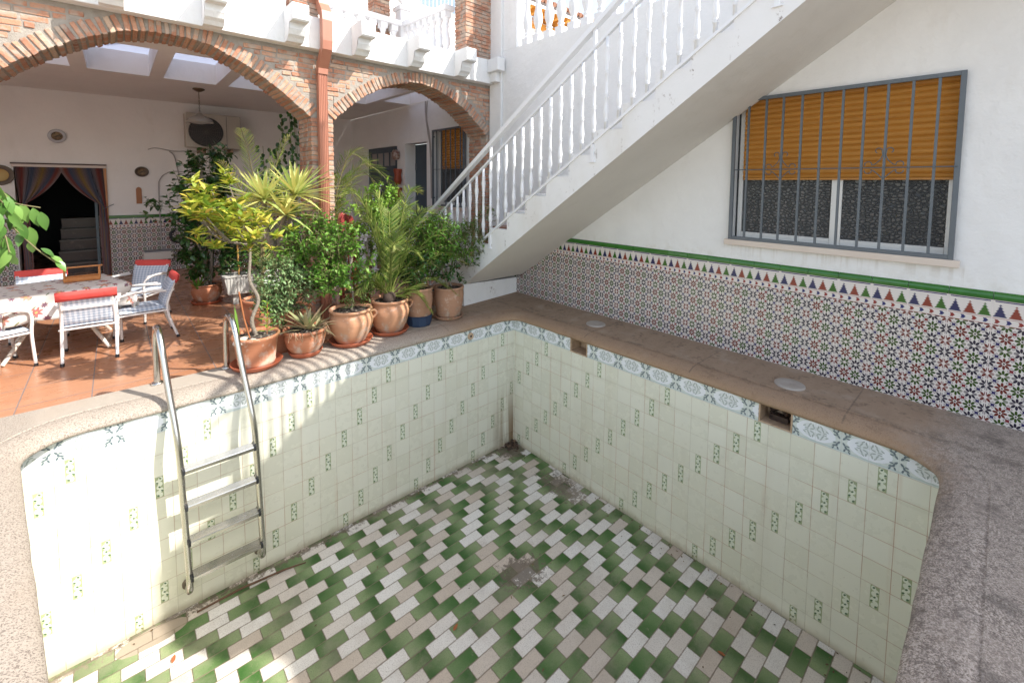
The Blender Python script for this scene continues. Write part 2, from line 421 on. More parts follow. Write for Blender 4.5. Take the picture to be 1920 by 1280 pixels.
def f_coping():
    p = objc(); x, y, z = sep(p)
    n1, n2, n3, n4 = noise(p, 1.7, 5, .6), noise(p, 26, 5, .7), noise(p, 150, 3, .8), noise(vscale(p, 1, 6, 1), 1.6, 5, .7)
    nearm = 1. - sst(y + x * .08 + n1 * .35 + (n2 - .5) * .35, -3.50, -3.12)        # grey granite kerb at the near end
    leftm = 1. - sst(x + n1 * .3, -1.35, -.3)                    # pale kerb on the sunny side
    brown = mixc(n4, (.22, .15, .10), (.41, .295, .21)); brown = mixc(sst(n2 * .6 + noise(p, 6, 5, .7) * .5, .56, .68) * .6, brown, (.10, .068, .048))
    brown = mixc(sst(noise(p, 4, 3), .52, .75) * .5, brown, (.44, .36, .29))
    lip = attr(); ora = (1. - sst(z, -.045, -.006)); brown = mixc(lip * .5, brown, (.36, .235, .15)); brown = mixc(lip * sst(n3, .5, .62) * .45, brown, (.12, .075, .045)); brown = mixc(ora * .35, brown, (.33, .20, .10))
    pale = mixc(n2, (.33, .285, .235), (.44, .385, .325)); pale = mixc(lip * .5, pale, (.40, .34, .28)); pale = mixc(sst(n3, .50, .60) * .8 * mx(lip, 1. - sst(x, -3.86, -3.74)), pale, (.11, .08, .065))
    pale = mixc(sst(n1, .5, .75) * .4, pale, (.36, .28, .21))
    grey = mixc(sst(n3, .38, .62), (.19, .15, .12), (.56, .48, .42)); grey = mixc(sst(noise(p, 34, 6, .8), .46, .62) * .62, grey, (.085, .066, .056)); grey = mixc(sst(noise(p, 3.2, 4), .45, .7) * .45, grey, (.40, .33, .28))
    grey = mixc(sst(noise(p, 5, 5, .6), .52, .68) * .6, grey, (.085, .07, .062))
    c = mixc(leftm, brown, pale); c = mixc(nearm * (1. - sst(x, -3.3, -2.9) * 0.), c, grey)
    c = mixc(nearm * sst(noise(p, 2.1, 6, .75), .53, .63) * .55, c, (.10, .08, .068)); c = mixc(nearm * sst(noise(vscale(p, 1, 1, 1), 1.2, 5, .7), .52, .68) * .4, c, (.36, .29, .23))
    j = union([near(x, -2.72, .004), near(x, -1.78, .004), near(x, -.9, .004)]) * (y > 0.) 
    j2 = union([near(y, -2.08, .005), near(y, -1.02, .005), near(y, -3.08, .005)]) * (x > 0.)
    c = mixc(mx(j, j2) * sst(n2, .3, .55) * .55, c, (.12, .09, .07)); c = mixc((1. - leftm) * (1. - sst(ab(x - .14 + (n1 - .5) * .12), .0, .05)) * sst(noise(p, 8, 5, .7), .42, .6) * .55, c, (.10, .07, .05))
    return {'color': c, 'rough': n2 * .3 + .6, 'bump': (n3 * .8 + n2 * .9 - mx(j, j2) * 2. + n1 * .8, .004, .9)}
M_cope = mat('weathered_stone_coping', None, .7, fn=f_coping)

def f_terr():
    x, y, z = sep(objc()); p = objc(); T = .385
    a, b = (x + .09) / T, (y - .05) / T; g = mn(mn(fr(a), 1. - fr(a)), mn(fr(b), 1. - fr(b))) * T
    r = wn(fl(a), fl(b)); n = noise(vscale(p, 2, 14, 1), 1.5, 4)
    c = mixc(n, (.37, .17, .09), (.51, .27, .16)); c = mixc(r * .35, c, (.40, .15, .065)); c = mixc(sst(noise(p, 3, 4), .5, .8) * .4, c, (.28, .10, .045))
    c = mixc(g < .0035, c, (.20, .17, .17))
    return {'color': c, 'rough': noise(p, 7, 3) * .25 + .16, 'bump': (mn(g, .006) * 150. + n * .3, .002, .5)}
M_terr = mat('terracotta_floor_tile', None, .3, fn=f_terr)

def f_brick():
    r = attr(); p = objc(); n = noise(p, 40, 4, .7); n2 = noise(p, 9, 3)
    c = ramp(r, [(0, (.30, .145, .10)), (.25, (.40, .19, .12)), (.5, (.47, .24, .155)), (.75, (.52, .31, .21)), (1, (.52, .39, .29))])
    c = mixc(sst(n, .45, .75) * .6, c, (.17, .09, .065)); c = mixc(sst(n2 + n * .35, .62, .80) * .75, c, (.42, .36, .30))
    return {'color': c, 'bump': (n + n2, .006, .9)}
M_brick = mat('rustic_brick', None, .9, fn=f_brick, spec=.15)
M_mortar = mat('grey_mortar', None, .95, fn=lambda: {'color': mixc(noise(objc(), 18, 4), (.25, .22, .19), (.44, .40, .35)), 'bump': (noise(objc(), 60, 4, .8), .008, 1.)}, spec=.1)
def f_terracotta(c0, c1, c2):
    def f():
        p = objc(); x, y, z = sep(p); n = noise(vscale(p, 1, 1, 7), 6, 4); m = noise(p, 7, 5, .65)
        c = mixc(n, c0, c1); c = mixc(sst(m + (.12 - z) * .9, .50, .66) * .75, c, c2); c = mixc(sst(noise(p, 16, 4, .7), .56, .66) * .35, c, (.62, .52, .44)); c = mixc(sst(noise(vscale(p, 3, 3, .5), 3, 4), .58, .68) * .5, c, (.20, .16, .07))
        return {'color': c, 'bump': (n * .7 + noise(p, 60, 2) * .3, .003, .7)}
    return f
M_pot = mat('terracotta_clay', None, .75, fn=f_terracotta((.42, .16, .082), (.50, .215, .12), (.50, .39, .31)), spec=.2)
M_pot2 = mat('pale_clay', None, .8, fn=f_terracotta((.48, .235, .13), (.54, .29, .175), (.44, .34, .27)), spec=.2)
M_pot3 = mat('grubby_clay', None, .85, fn=f_terracotta((.36, .20, .125), (.43, .25, .165), (.26, .21, .165)), spec=.15)
M_sauc = mat('saucer_clay', (.42, .115, .055), .5)
M_soil = mat('potting_soil', None, .95, fn=lambda: {'color': mixc(sst(voro(objc(), 38), .15, .5), (.30, .26, .21), (.06, .045, .035)), 'bump': (voro(objc(), 38), .02, 1.)})
M_steel = mat('stainless_steel', None, .22, 1., fn=lambda: {'color': mixc(noise(objc(), 6, 3), (.50, .48, .45), (.62, .60, .57)), 'rough': noise(objc(), 22, 3) * .22 + .12})
M_black = mat('black_plastic', (.02, .021, .025), .45)
M_iron = mat('grey_blue_painted_iron', None, .4, fn=lambda: {'color': mixc(noise(objc(), 12, 4), (.085, .105, .125), (.12, .14, .16))})
M_beige = mat('beige_plastic', None, .5, fn=lambda: {'color': mixc(sst(noise(objc(), 20, 3), .4, .7), (.50, .36, .24), (.36, .24, .15))})
M_copper = mat('copper_brown_paint', None, .42, fn=lambda: {'color': mixc(noise(vscale(objc(), 1, 1, .2), 14, 3), (.34, .135, .085), (.43, .19, .125))})
M_bark = mat('grey_bark', None, .9, fn=lambda: {'color': mixc(noise(vscale(objc(), 1, 1, .35), 40, 4), (.14, .115, .09), (.31, .265, .21)), 'bump': (noise(objc(), 60, 3), .01, 1.)})
M_wood = mat('varnished_wood', None, .4, fn=lambda: {'color': mixc(noise(vscale(objc(), 1, 1, .15), 50, 3), (.36, .12, .03), (.52, .22, .06))})
ZT = -.12; ZF = -1.54; WX = .655; AY = 1.24; BY = 6.2
# ---------------------------------------------------------------- ground
g = MB(); g.quad((-60, .30, ZT), (.70, .30, ZT), (.70, 60, ZT), (-60, 60, ZT)); struct(g.build('terrace_floor', M_terr))
g = MB()
for q in ((-80, -4.45, -80, 80), (.70, 80, -80, 80), (-4.45, .70, -80, -5.9)): g.quad((q[0], q[2], -.14), (q[1], q[2], -.14), (q[1], q[3], -.14), (q[0], q[3], -.14))
struct(g.build('ground', plaster('ground_concrete', (.36, .32, .28))))

# ---------------------------------------------------------------- pool floor (one sheet of brick-shaped tiles on a grout bed)
g = MB(); g.quad((-4, -3.7, ZF - .006), (.02, -3.7, ZF - .006), (.02, .02, ZF - .006), (-4, .02, ZF - .006)); struct(g.build('pool_floor_grout', M_grout))
g = MB(); TL, TP = .1867, .0935
off = -.776; row0 = -2.559; seq = {}
x = 0.
sh = [.112, -.083, -.083, .112, -.083, .112, -.083, .290, .112, -.083, -.083, .112]
o = 0.; seq[0] = 0.
for k in range(1, 13): o += sh[k % 12]; seq[k] = o
o = 0.
for k in range(1, 32): o -= sh[(k * 5) % 12]; seq[-k] = o
for k, o in seq.items():
    yt = row0 - k * TP; yb = yt - TP
    if yt > .0 and yb > 0: continue
    y1 = min(yt - .0012, -.004); y0 = yb + .0012
    if y0 < -3.65 or y1 <= y0: continue
    x0 = off + o; x0 -= math.ceil((x0 + 3.95) / (2 * TL)) * 2 * TL; i = 0
    while x0 < -.003:
        a, b = x0 + .0011, x0 + TL - .0011; a2, b2 = max(a, -3.92), min(b, -.004)
        if b2 > a2 + .004:
            green = i % 2 == 1; q = rnd.random() * .98
            if not green and rnd.random() < .3: q = .9 + rnd.random() * .09
            u0, u1 = (a2 - x0) / TL, (b2 - x0) / TL
            if rnd.random() < .45: u0, u1 = 1 - u0, 1 - u1
            dz = rnd.uniform(-.0008, .0008)
            g.quad((a2, y0, ZF + dz), (b2, y0, ZF + dz), (b2, y1, ZF - dz * .5), (a2, y1, ZF - dz * .5), r=q + (1 if green else 0), uv=[(u0, 0), (u1, 0), (u1, 1), (u0, 1)])
        x0 += TL; i += 1
struct(g.build('pool_floor', M_floor))

# ---------------------------------------------------------------- swimming pool shell and coping
pool = thing('swimming_pool', (0, 0, 0), 'empty tiled pool with pale green walls and a rounded stone coping', 'swimming pool')
def wallq(name, m, a, b, u0, u1, holes=()):
    mb = MB(); a, b = V3((*a, 0)), V3((*b, 0)); nrm = (b - a).cross(V3((0, 0, 1))).normalized()
    def P(u, v, t):
        q = a + (b - a) * ((u - u0) / (u1 - u0)) - nrm * t; return (q.x, q.y, v)
    cells(mb, [u0, u1], [ZF - .01, -.066], list(holes), P, 0, .03); return mb.build(name, m, pool)
SK = [(.849, 1.063, -.218, -.059), (2.60, 2.812, -.215, -.06)]
wallq('tiled_wall', M_poolR, (0, 0), (0, -3.75), 0, 3.75, SK)
wallq('tiled_wall', M_poolL, (-3.9, 0), (0, 0), 3.9, 0)
wallq('tiled_wall', M_poolL, (-3.40, -3.7), (-3.842, 0.), 3.7, 0)
wallq('tiled_wall', M_poolR, (0, -3.60), (-3.9, -3.60), 0, 3.9)
# coping: rounded inner edge swept round the basin, flat slab outside it
def corner(cx, cy, r, a0, a1, n=8): return [(cx + r * cos(R(a0 + (a1 - a0) * i / n)), cy + r * sin(R(a0 + (a1 - a0) * i / n))) for i in range(n + 1)]
def lin(a, b, n): return [(a[0] + (b[0] - a[0]) * i / n, a[1] + (b[1] - a[1]) * i / n) for i in range(1, n)]
c1 = corner(-.19, -.19, .19, 90, 0); c2 = corner(-.28, -3.29, .28, 0, -90); c3 = corner(-3.13, -3.30, .27, -90, -180); c4 = corner(-3.57, -.26, .26, 180, 90, 6)
path = c1 + lin(c1[-1], c2[0], 24) + c2 + lin(c2[-1], c3[0], 24) + c3 + lin(c3[-1], c4[0], 20) + c4 + lin(c4[-1], c1[0], 26)
n = len(path); nor = []
for i in range(n):
    a, b = path[i - 1], path[(i + 1) % n]; t = V3((b[0] - a[0], b[1] - a[1], 0)).normalized(); nor.append((-t.y, t.x))
prof = [(.15, 0), (.144, -.005), (.136, -.002), (.10, -.003), (.06, -.009), (.022, -.021), (-.006, -.036), (-.022, -.052), (-.025, -.068), (-.014, -.080), (.012, -.084)]
jit = [rnd.uniform(-.0025, .0025) for _ in range(n)]
mb = MB(); vs = []
for i in range(n):
    for j, (d, z) in enumerate(prof):
        dd = d + jit[i] * (1 if j else 0); vs.append((path[i][0] + nor[i][0] * dd, path[i][1] + nor[i][1] * dd, z + (jit[i] * .5 if j > 1 else 0)))
L = len(prof)
mb.add(vs, [(i * L + j, ((i + 1) % n) * L + j, ((i + 1) % n) * L + j + 1, i * L + j + 1) for i in range(n) for j in range(L - 1)], True, 1.)
OX0, OX1, OY0, OY1 = -4.45, WX + .02, -5.9, .36
def outer(p, q):
    best = 9e9
    for t in ([(OX1 - p[0]) / q[0]] if q[0] > 1e-6 else [(OX0 - p[0]) / q[0]] if q[0] < -1e-6 else []) + ([(OY1 - p[1]) / q[1]] if q[1] > 1e-6 else [(OY0 - p[1]) / q[1]] if q[1] < -1e-6 else []): best = min(best, t)
    return (p[0] + q[0] * best, p[1] + q[1] * best)
ins = [(path[i][0] + nor[i][0] * .15, path[i][1] + nor[i][1] * .15) for i in range(n)]; outs = [outer(ins[i], nor[i]) for i in range(n)]
vs = [(*p, 0) for p in ins] + [(*p, 0) for p in outs]
mb.add(vs, [(i, n + i, n + (i + 1) % n, (i + 1) % n) for i in range(n)])
for cx, cy in ((OX1, OY1), (OX1, OY0), (OX0, OY0), (OX0, OY1)):   # corner fills
    for i in range(n):
        a, b = outs[i], outs[(i + 1) % n]
        if abs(a[0] - b[0]) > 1e-4 and abs(a[1] - b[1]) > 1e-4 and abs(a[0] - cx) < .9 and abs(a[1] - cy) < 2.8 and (abs(a[0] - cx) < 1e-4 or abs(a[1] - cy) < 1e-4): mb.add([(*a, 0), (*b, 0), (cx, cy, 0)], [(0, 2, 1)])
mb.quad((OX0, OY1, 0), (-.78, OY1, 0), (-.78, OY1, ZT - .02), (OX0, OY1, ZT - .02))
mb.quad((-.78, OY1, 0), (OX1, OY1, 0), (OX1, .80, 0), (-.78, .80, 0)); mb.quad((-.78, OY1, 0), (-.78, .80, 0), (-.78, .80, ZT - .02), (-.78, OY1, ZT - .02)); mb.quad((-.78, .80, 0), (OX1, .80, 0), (OX1, .80, ZT - .02), (-.78, .80, ZT - .02))
mb.build('coping', M_cope, pool)
for (u0, u1, z0, z1) in SK:
    mb = MB(); y0, y1 = -u1, -u0; t = .011
    mb.box(-.006, .16, y0, y0 + t, z0, z1).box(-.006, .16, y1 - t, y1, z0, z1).box(-.006, .16, y0 + t, y1 - t, z0, z0 + t).box(-.006, .16, y0 + t, y1 - t, z1 - t, z1).box(.145, .16, y0 + t, y1 - t, z0 + t, z1 - t)
    mb.build('skimmer', M_beige, pool, bevel=.002)
mb = MB(); d = MB()
for i in range(9): d.box(.06 + rnd.random() * .05, .09 + rnd.random() * .05, -2.78 + rnd.random() * .1, -2.68 + rnd.random() * .05, -.203, -.19 + rnd.random() * .03)
d.tube([(.10, -2.76, -.15), (.14, -2.70, -.12), (.13, -2.64, -.16)], .02); d.build('skimmer_flap', mat('dark_skimmer_flap', (.05, .028, .02), .7), pool)
for (x, y) in ((.335, -.905), (.285, -2.705)):
    mb = MB(); mb.lathe([(.0, .010), (.012, .010), (.016, .012), (.05, .011), (.09, .012), (.098, .008), (.100, .0)], (x, y, .0), 32)
    mb.build('skimmer_lid', mat('worn_grey_plastic', None, .5, fn=lambda: {'color': mixc(noise(objc(), 10, 4), (.27, .225, .19), (.44, .41, .38))}), pool)
mb = MB(); prof_ = [(.0, 0), (.010, 0), (.012, .012), (.030, .014), (.036, .010), (.038, 0)]
vs = []
for q, z in prof_:
    for k in range(24): a = 2 * pi * k / 24; vs.append((-.621 + q * cos(a), -.001 - z, -.149 + q * sin(a)))
mb.add(vs, [(i * 24 + k, i * 24 + (k + 1) % 24, (i + 1) * 24 + (k + 1) % 24, (i + 1) * 24 + k) for i in range(5) for k in range(24)], True); mb.build('inlet_nozzle', M_beige, pool)
mb = MB(); mb.tube([(-.621, -.003, -.149), (-.621, -.0135, -.149)], .011, 12); mb.build('inlet_hole', M_black, pool)
# wet leaves and rubbish in the corner, a fallen stick, a few dead leaves
mb = MB()
for i in range(90):
    a, b = abs(rnd.gauss(0, .065)), abs(rnd.gauss(0, .05)); mb.leaf((-.03 - a, -.03 - b, ZF + .005 + rnd.random() * .035 * max(0, 1 - (a + b) * 5)), (rnd.uniform(-1, 1), rnd.uniform(-1, 1), rnd.uniform(-.2, .3)), (0, 0, 1), .045, .022)
tag(stuff(mb.build('leaf_litter', leafmat('rotten_leaves', [(.03, .02, .015), (.10, .06, .04), (.20, .13, .08)], .8, 0))), 'rotting brown leaves heaped in the far corner of the empty pool', 'leaf litter')
mb = MB(); mb.tube([(-3.06, -.10, ZF + .012), (-2.8, -.10, ZF + .016), (-2.52, -.13, ZF + .012), (-2.36, -.17, ZF + .010)], [.006, .008, .007, .004], 6)
tag(mb.build('stick', mat('dry_brown_reed', (.13, .07, .04), .8)), 'thin brown stick lying on the pool floor below the ladder', 'stick')
M_dead = leafmat('dead_leaf', [(.30, .09, .03), (.45, .16, .06)], .7, .1)
for x, y, a, lb in ((-3.22, -.39, 1.2, 'orange dead leaf lying on a sunlit white tile of the pool floor'), (-1.79, -1.38, .3, 'curled brown dead leaf on a green tile near the middle of the pool floor'), (-.575, -2.66, 2, 'small dark dead leaf on a white tile close to the right wall of the pool')):
    mb = MB(); mb.leaf((x, y, ZF + .004), (cos(a), sin(a), .1), (0, 0, 1), .05, .024, bend=-.15); tag(mb.build('dead_leaf', M_dead), lb, 'leaf')

mb = MB()
for i in range(150):
    x, y = -rnd.random() * 3.6, -rnd.random() * 3.4
    if rnd.random() < .6: x = -abs(rnd.gauss(0, .12)) - .01
    elif rnd.random() < .4: y = -abs(rnd.gauss(0, .06)) - .01
    a = rnd.random() * 6.3; mb.leaf((x, y, ZF + .003), (cos(a), sin(a), rnd.uniform(0, .25)), (0, 0, 1), rnd.uniform(.008, .028), rnd.uniform(.004, .012), bend=-.1)
tag(stuff(mb.build('dry_debris', leafmat('dry_debris', [(.05, .035, .02), (.14, .09, .05), (.26, .17, .08)], .9, 0))), 'small dry leaf scraps scattered over the empty pool floor', 'debris')

# ---------------------------------------------------------------- pool ladder
lad = thing('pool_ladder', (-2.9, 0, 0), 'stainless steel pool ladder with four grooved steps hooked over the coping', 'ladder')
def smooth(pts, k=6):
    pts = [V3(p) for p in pts]; out = []
    for i in range(len(pts) - 1):
        p0, p1, p2, p3 = pts[max(i - 1, 0)], pts[i], pts[i + 1], pts[min(i + 2, len(pts) - 1)]
        for j in range(k):
            t = j / k; out.append(.5 * ((2 * p1) + (p2 - p0) * t + (2 * p0 - 5 * p1 + 4 * p2 - p3) * t * t + (3 * p1 - p0 - 3 * p2 + p3) * t ** 3))
    return out + [pts[-1]]
def railpath(x0, x1):
    f = lambda t: x0 + (x1 - x0) * t
    return smooth([(f(0), .325, -.005), (f(0), .325, .14), (f(0), .32, .30), (f(.02), .29, .395), (f(.06), .22, .44), (f(.12), .13, .425), (f(.2), .06, .335), (f(.32), .005, .18), (f(.45), -.045, .03), (f(.6), -.10, -.13), (f(.68), -.135, -.24), (f(.75), -.15, -.36), (f(.85), -.15, -.7), (f(.95), -.15, -1.1), (f(1), -.148, -1.27), (f(1), -.125, -1.33), (f(1), -.07, -1.355), (f(1), -.015, -1.355)], 5)
for x0, x1 in ((-3.195, -3.095), (-2.765, -2.650)):
    mb = MB(); mb.tube(railpath(x0, x1), .0205, 12); o = mb.build('rail', M_steel, lad)
    mb = MB(); mb.lathe([(.021, 0), (.038, 0), (.040, .006), (.032, .014), (.021, .018)], (x0, .325, .0), 16); mb.build('base_flange', M_steel, o)
    mb = MB(); mb.tube([(x1, -.002, -1.355), (x1, -.022, -1.355)], .034, 14); mb.build('rubber_foot', mat('ladder_rubber', (.16, .13, .10), .7), o)
for k in range(4):
    z = -.452 - .2515 * k; f = .78 + k * .07; xa = -3.195 + .1 * f; xb = -2.765 + .115 * f
    mb = MB(); ya, yb = -.19, -.115; N_ = 8
    pts = [(ya, z - .016), (yb, z - .016), (yb, z + .006)]
    for i in range(N_): y = yb + (ya - yb) * (i + .5) / N_; h = .0045; pts += [(y + .0035, z + .008 + h * .2), (y + .002, z + .008 + h), (y - .002, z + .008 + h), (y - .0035, z + .008 + h * .2)]
    pts += [(ya, z + .006)]
    mb.prism(pts, 'X', xa + .02, xb - .02); s_ = mb.build('step', M_steel, lad)
    for xx in (xa, xb): mb = MB(); mb.box(xx - .021 if xx == xb else xx + .004, xx - .004 if xx == xb else xx + .021, -.193, -.112, z - .019, z + .015); mb.build('step_clamp', M_black, s_, bevel=.004)

# ---------------------------------------------------------------- white house wall on the right, with wainscot, ledge and window
HW = thing('house_wall', (WX, -2, 0), 'tall white rendered wall with a patterned tile dado beside the pool', 'wall')
def PX(u, v, t): return (WX + t, -u, v)
WIN = (2.09, 3.485, .99, 2.19)
mb = MB()
cells(mb, [-6.35, -1.24, -.72, 1.3, 3.9, 5.62], [-.3, 2.85, 3.25], [WIN, (-3.73, -2.97, -.5, 2.17), (-5.33, -4.03, -.5, 2.16), (-2.75, -1.83, 1.06, 2.33), (-6.35, -1.24, 2.85, 3.25)], PX, 0, .22)
for (a, b, z0, z1) in [(2.37 + .125 * i, 2.37 + .125 * (i + 1), 3.25, 3.33 + .0785 * i + (.018 * max(0, i - 15))) for i in range(26)] + [(5.62, 9.0, -.14, 4.15)]: mb.box(WX, WX + .22, -b, -a, z0 + .002, z1)  # unseen wall top, stepped and extended to shape the shade over the pool
mb.box(WX, WX + .22, .72, 1.20, 3.252, 6.2)
mb.build('rendered_wall', M_white, HW)
mb = MB(); mb.box(WX - .035, WX - .001, .98, 1.225, .7, 6.2); mb.build('pilaster', M_white, HW, bevel=.006)
mb = MB(); y = 2.0
def dadoP(u, v, t): return (WX - .012 + t, -u, v)
DU0 = 3.673 - .1953 * 22
mb = MB(); z0, z1 = -.01, .771
def duv(u): return u - DU0
us_ = [-.70, 5.6]
mb.add([(WX - .012, -us_[0], z0), (WX - .012, -us_[1], z0), (WX - .012, -us_[1], z1), (WX - .012, -us_[0], z1)], [(0, 1, 2, 3)], uvs=[[(duv(us_[0]), z0), (duv(us_[1]), z0), (duv(us_[1]), z1), (duv(us_[0]), z1)]])
mb.build('patterned_dado', M_az, HW)
mb = MB()
k0 = 0
u = DU0
while u < 5.6:
    a, b = u + .0015, u + .1953 - .0015
    if a > -.6:
        j = rnd.uniform(-.001, .001); pr = [(WX - .001, .771), (WX - .013, .772), (WX - .022 + j, .780), (WX - .024 + j, .795), (WX - .020, .810), (WX - .010, .819), (WX - .001, .821)]
        mb.add([(x, y_, z) for y_ in (-a, -b) for x, z in pr], [(i, i + 1, 8 + i, 7 + i) for i in range(6)] + [tuple(range(7)), tuple(range(7, 14))], False)
    u += .1953
mb.build('green_tile_ledge', M_green, HW)

def lace_window(name, root, y0, y1, z0, z1, bars, shut_z, mull, gl_label, scrolls, zbar):
    """barred window in the X = WX wall; y0 < y1"""
    wd = thing(name, (WX, (y0 + y1) / 2, z0), gl_label, 'window') if root is None else root
    fx = WX - .028
    mb = MB(); t = .028
    mb.box(fx - .012, fx + .012, y0, y0 + t, z0, z1).box(fx - .012, fx + .012, y1 - t, y1, z0, z1).box(fx - .0118, fx + .0118, y0 + t, y1 - t, z0, z0 + t).box(fx - .0118, fx + .0118, y0 + t, y1 - t, z1 - t, z1)
    for z in (z0 + .12, z1 - .12): mb.box(fx + .012, WX + .01, y0 + .004, y0 + .018, z, z + .02).box(fx + .012, WX + .01, y1 - .018, y1 - .004, z, z + .02)
    gr = mb.build('grille', M_iron, wd, bevel=.002)
    for b in bars: mb = MB(); mb.box(fx - .0075, fx + .0075, b - .0075, b + .0075, z0 + t, z1 - t); mb.build('grille_bar', M_iron, gr)
    mb = MB(); mb.tube([(fx - .012, y0 + .01, zbar), (fx - .012, y1 - .01, zbar)], .0045, 6); mb.build('cross_bar', M_iron, gr)
    for c, wd_ in scrolls:
        mb = MB()
        for sg in (-1, 1):
            for up_ in (1, -1):
                k_ = .085 * wd_
                if up_ > 0: cur = [(.030 * wd_ + .018 * cos(R(a)), .118 + .018 * sin(R(a))) for a in range(-60, 181, 24)] + [(.008, .085), (.022, .052), (.05 * wd_, .022)] + [(k_ + .020 * cos(R(a)), .024 + .018 * sin(R(a))) for a in range(200, -60, -24)]
                else: cur = [(.004, .075), (.03, .045), (.055 * wd_, .02)] + [(k_ + .020 * cos(R(a)), .024 + .016 * sin(R(a))) for a in range(220, -40, -24)]
                mb.tube([(fx - .012, c + sg * p_[0], zbar + (p_[1] if up_ > 0 else -p_[1])) for p_ in cur], .0034, 5)
        mb.build('scroll', M_iron, gr)
    # roller shutter of convex slats
    sx = WX + .075; mb = MB(); z = z1 - .005; hs = .042; prs = []
    while z > shut_z + .001:
        zz = max(z - hs, shut_z)
        for i in range(5):
            t_ = i / 4; prs.append((sx - .016 * sin(pi * t_) , z + (zz - z) * t_))
        z = zz
    ys = (y0 + .03, y1 - .065) if y0 < 0 else (y0 + .04, y1 - .16)
    vs = [(x, y_, zz) for y_ in ys for x, zz in prs]; n_ = len(prs)
    mb.add(vs, [(i, i + 1, n_ + i + 1, n_ + i) for i in range(n_ - 1)]); mb.box(sx - .006, sx + .008, ys[0], ys[1], shut_z - .014, shut_z)
    mb.build('roller_shutter', M_shut, wd)
    gx = WX + .11; mb = MB(); W_ = .035
    yy = [y0 + .02] + ([mull] if mull else []) + [y1 - .02]
    for a, b in zip(yy[:-1], yy[1:]):
        for q in ((a, a + W_, z0, z1 - .02), (b - W_, b, z0, z1 - .02), (a + W_, b - W_, z0 + .012, z0 + .012 + W_ * 1.4)): mb.box(gx - .016, gx + .016, q[0] + .0005, q[1] - .0005, q[2], q[3])
    mb.box(gx - .035, gx + .02, y0 + .01, y1 - .01, z0 + .001, z0 + .012); mb.build('window_frame', mat('white_aluminium', (.74, .74, .72), .4), wd, bevel=.002)
    mb = MB(); mb.quad((gx, y0, z0), (gx, y1, z0), (gx, y1, z1), (gx, y0, z1)); mb.build('glass_pane', M_frost, wd)
    mb = MB(); mb.box(gx + .3, gx + .31, y0 - .1, y1 + .1, z0 - .1, z1 + .1); mb.build('dark_room', M_black, wd)
    mb = MB(); mb.box(WX - .045, WX + .07, y0 - .03, y1 + .03, z0 - .048, z0 - .001); mb.build('sill', mat('beige_stone_sill', None, .6, fn=lambda: {'color': mixc(noise(objc(), 8, 4), (.60, .50, .42), (.70, .62, .55))}), wd, bevel=.003)
    return wd
M_shut = mat('ochre_wooden_shutter', None, .45, fn=lambda: {'color': mixc(sst(noise(vscale(objc(), 1, .7, 14), 2.2, 4), .35, .7), (.50, .225, .04), (.44, .19, .032))})
def f_frost():
    p = objc(); q = vscale(p, 1, 1, 1.35); d = voro(q, 33, 'DISTANCE_TO_EDGE'); c = sst(d, .02, .20)
    return {'color': mixc(c * (.35 + .65 * (1. - sst(ab(sep(p)[1] - .35), .0, .9))), (.040, .043, .046), (.105, .11, .112)), 'rough': .42 - c * .25, 'bump': (c, .006, .8)}  # paler towards the left: a reflection put into the glass colour
M_frost = mat('hammered_dark_glass', None, .3, fn=f_frost)
lace_window('barred_window', None, -3.487, -2.09, .995, 2.19, [-2.217, -2.35, -2.473, -2.602, -2.73, -2.86, -2.987, -3.112, -3.24, -3.366], 1.523, -2.826,
            'wide barred window with half lowered ochre shutter above the tiled dado', [(-2.473, 1.), (-3.112, 1.)], 1.592)
lace_window('barred_window', None, 1.84, 2.74, 1.085, 2.337, [2.605, 2.47, 2.34, 2.206, 2.072, 1.937, 1.80], 1.70, None,
            'narrow barred window with ochre shutter seen through the smaller brick arch', [(2.34, .75), (1.937, .75)], 1.685)
# ---------------------------------------------------------------- outdoor staircase
ST = thing('staircase', (.17, 0, 0), 'white rendered outdoor staircase climbing the wall over the pool corner', 'stairs')
XS = -.312
ris = [1.44, 1.16, .90, .62, .345, .065, -.22, -.495, -.78, -1.056, -1.33, -1.607, -1.89, -2.165, -2.444, -2.72, -3.0, -3.28, -3.56]
tz = [.035, .222, .410, .600, .787, .975, 1.16, 1.345, 1.53, 1.715, 1.91, 2.10, 2.29, 2.475, 2.665, 2.85, 3.04, 3.23, 3.42]
def zs(y): return 1.185 - .672 * (y + .827)
pts = [(1.44, ZT - .02)]
for i, (y, z) in enumerate(zip(ris, tz)):
    pts += [(y, z)]; 
    if i + 1 < len(ris): pts += [(ris[i + 1], z)]
pts += [(-4.4, 3.42), (-4.4, 2.97), (-3.5, 2.97), (-3.46, zs(-3.46)), (.545, .262), (.545, ZT - .02)]
